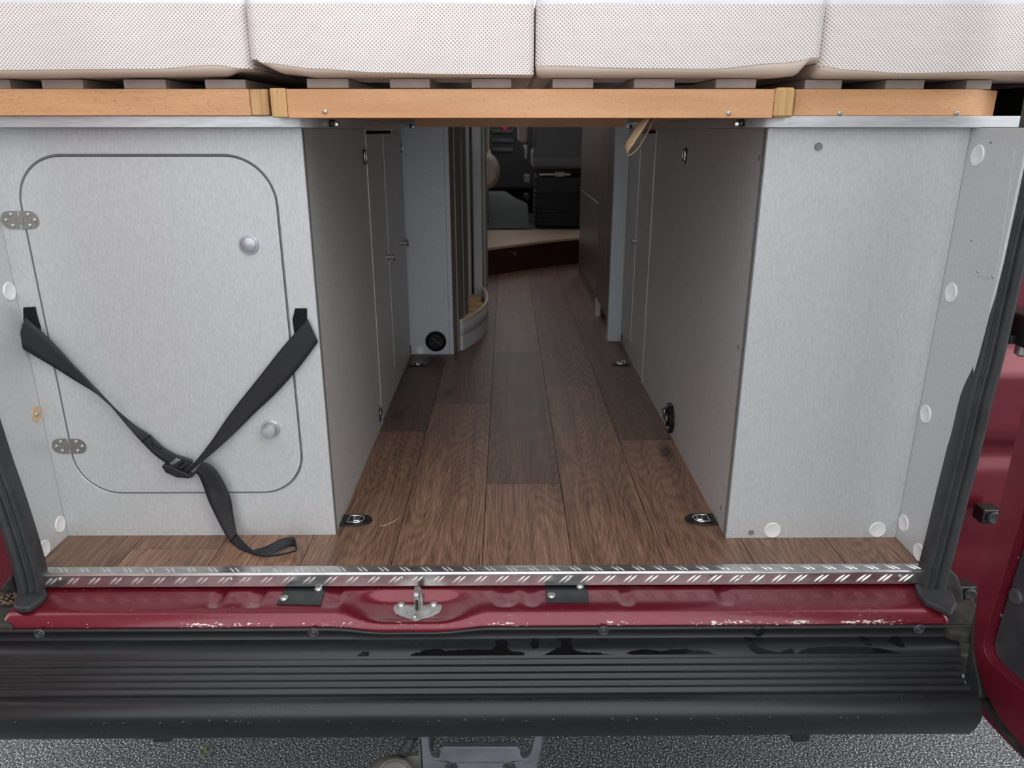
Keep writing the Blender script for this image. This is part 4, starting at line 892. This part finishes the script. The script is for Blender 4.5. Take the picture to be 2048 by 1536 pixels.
prism('gusset_wall', [PY(u, vv, 0.0) for u, vv in ((22, 1150), (8, 1165), (-4, 1185), (-30, 1225), (20, 1235), (35, 1200))], (0, 0.02, 0), 'dirty_rubber', lpil, bevel=0.005)
dr_ = random.Random(5); dv, df = [], []
for i in range(46): 
    p = PZ(dr_.uniform(2, 34), dr_.uniform(1186, 1208), -0.036); dome(p, (0, 0, 1), dr_.uniform(0.0012, 0.0028), 1.2)
dg_ = mesh('dirt_grains', dv, df, 'dirt', lpil); dg_['kind'] = 'stuff'
for u, vv in ((1995, 1045), (1946, 1200)):
    p = PY(u, vv, -0.005); k_ = box('clip_block', p.x-0.013, p.x+0.018, p.y+0.02, p.y+0.048, p.z-0.0145, p.z+0.0125, 'black_plastic', rpil, bevel=0.003)
    lathe('clip_cap', [(0.012, 0), (0.012, 0.004), (0.009, 0.006), (0.003, 0.0045)], (p.x+0.005, p.y+0.02, p.z-0.001), (0, -1, 0), 'rubber', k_)
p = PY(2042, 665, -0.01)
hg = box('door_hinge', p.x-0.012, p.x+0.05, p.y-0.03, p.y+0.05, p.z-0.018, p.z+0.030, 'black_plastic', rpil, bevel=0.006, seg=3)
lathe('hinge_pin', [(0.010, 0), (0.010, 0.014), (0.004, 0.018)], (p.x+0.004, p.y-0.005, p.z-0.018), (0, 0, -1), 'zinc', hg)
box('hinge_leaf', p.x-0.022, p.x-0.010, p.y-0.01, p.y+0.04, p.z-0.016, p.z-0.002, 'black_plastic', hg, bevel=0.003)
# right door, swung open past a right angle
DH = Vector((0.726, -0.13, 0)); DD = Vector((0.14, -0.99, 0)).normalized(); DN = Vector((-DD.y, DD.x, 0))*-1   # inner face looks to -x
if DN.x > 0: DN = -DN
def PD(u, vv, off=0.0): return onplane(u, vv, DH+DN*off, DN)
rdoor = thing('rear_door', 'dark red rear door swung open at the right edge with a black inner panel', 'door', (0.76, -0.4, -0.15))
def DP(a, z, off=0.0): return DH + DD*a + DN*off + Vector((0.0, 0, z)) + Vector((0.045*max(0, z), 0, 0))
outer = [(1951, 1219), (1948, 1260), (1947, 1300), (1955, 1340), (1970, 1385), (2000, 1440), (2048, 1497), (2110, 1570)]
inner = [(2036, 1057), (1998, 1180), (1972, 1268), (1967, 1289), (1970, 1307), (1982, 1326), (2010, 1350), (2040, 1375), (2104, 1425)]
po = [PD(u, vv) for u, vv in outer]; pi_ = [PD(u, vv) for u, vv in inner]
def dz(p): d = p-DH; return d.dot(DD), d.z
O2 = [dz(p) for p in po]; I2 = [dz(p) for p in pi_]
top_ = 1.35; far = 0.72
ring_o = [(O2[0][0]+0.004, top_)] + [(O2[0][0], 0.5), O2[0]] + O2[1:] + [(O2[-1][0]+0.1, O2[-1][1]-0.012), (far, O2[-1][1]-0.012), (far, top_)]
ring_i = [(I2[0][0]+0.01, top_-0.06), (I2[0][0]+0.003, 0.5)] + I2 + [(I2[-1][0]+0.12, I2[-1][1]-0.01), (far-0.05, I2[-1][1]-0.01), (far-0.05, top_-0.06)]
Zup = Vector((0, 0, 1))
plate('inner_frame', [ring_o, ring_i], tuple(DH-DN*0.03), tuple(DD), (0, 0, 1), 0.03, 'doorred', rdoor, bevel=0.006, seg=3) if DD.cross(Zup).dot(DN) > 0 else plate('inner_frame', [[(-a, b_) for a, b_ in ring_o], [(-a, b_) for a, b_ in ring_i]], tuple(DH-DN*0.03), tuple(-DD), (0, 0, 1), 0.03, 'doorred', rdoor, bevel=0.006, seg=3)
def dpoly(name, pts, off, th, mat, **kw):
    return prism(name, [DH+DD*a+Zup*b_+DN*off for a, b_ in pts], DN*th, mat, rdoor, **kw)
gi = [(a+0.003, b_) for a, b_ in ring_i]
dpn = dpoly('inner_panel', gi, -0.026, 0.010, 'rubber')
sk_o = [(O2[0][0]+0.004, top_), (O2[0][0]+0.001, -0.05), dz(PD(1927, 1378, -0.035)), dz(PD(2048, 1508, -0.035))]
lowz = dz(PD(1990, 1448, -0.035))[1]
dpoly('outer_skin', [(O2[0][0]+0.002, top_), (O2[0][0], -0.02), dz(PD(1926, 1382, -0.03)), (far+0.02, dz(PD(1926, 1382, -0.03))[1]), (far+0.02, top_)], -0.048, 0.010, 'doorred', bevel=0.003)
ee = [dz(PD(u, vv, -0.03)) for u, vv in ((1955, 1380), (1975, 1415), (2005, 1458), (2048, 1505), (2120, 1580))]
tube('lower_seal', [DH+DD*a+Zup*(b_+0.002)-DN*0.032 for a, b_ in ee], 0.008, 'dirty_rubber', rdoor)
fl_ = [dz(PD(u, vv, -0.034)) for u, vv in ((1922, 1374), (1936, 1372), (1965, 1400), (2006, 1454), (2048, 1500), (2120, 1575), (2130, 1605), (2048, 1517), (1990, 1458), (1950, 1412), (1926, 1388))]
dpoly('lower_flange', fl_, -0.036, 0.004, 'doorred', bevel=0.001, seg=1)
bf = [dz(PD(u, vv, 0.0)) for u, vv in ((1947, 1215), (1940, 1240), (1930, 1320), (1924, 1352), (1928, 1372), (1945, 1392), (1958, 1398), (1956, 1372), (1946, 1320), (1947, 1260))]
dpoly('edge_buffer', bf, -0.028, 0.026, 'rubber', bevel=0.004, seg=3)
p = PD(2034, 1193, -0.016)
lathe('panel_plug', [(0.0125, 0), (0.0125, 0.003), (0.010, 0.005), (0.003, 0.005), (0.002, 0.002)], p, DN, 'rivet_plastic', dpn)
for u, vv in ((2035, 1114), (2002, 1230)): screw(PD(u, vv, -0.016), DN, 0.0035, dpn, 'rivet_plastic')
# left door, unseen, added standing open outside the frame to shade the left ground
ld = thing('rear_door', 'unseen dark red left rear door, added open to shade the left ground', 'door', (-0.98, -0.5, -0.15))
box('door_leaf', -1.03, -0.98, -0.88, -0.12, -0.15, 1.35, 'doorred', ld, bevel=0.01)
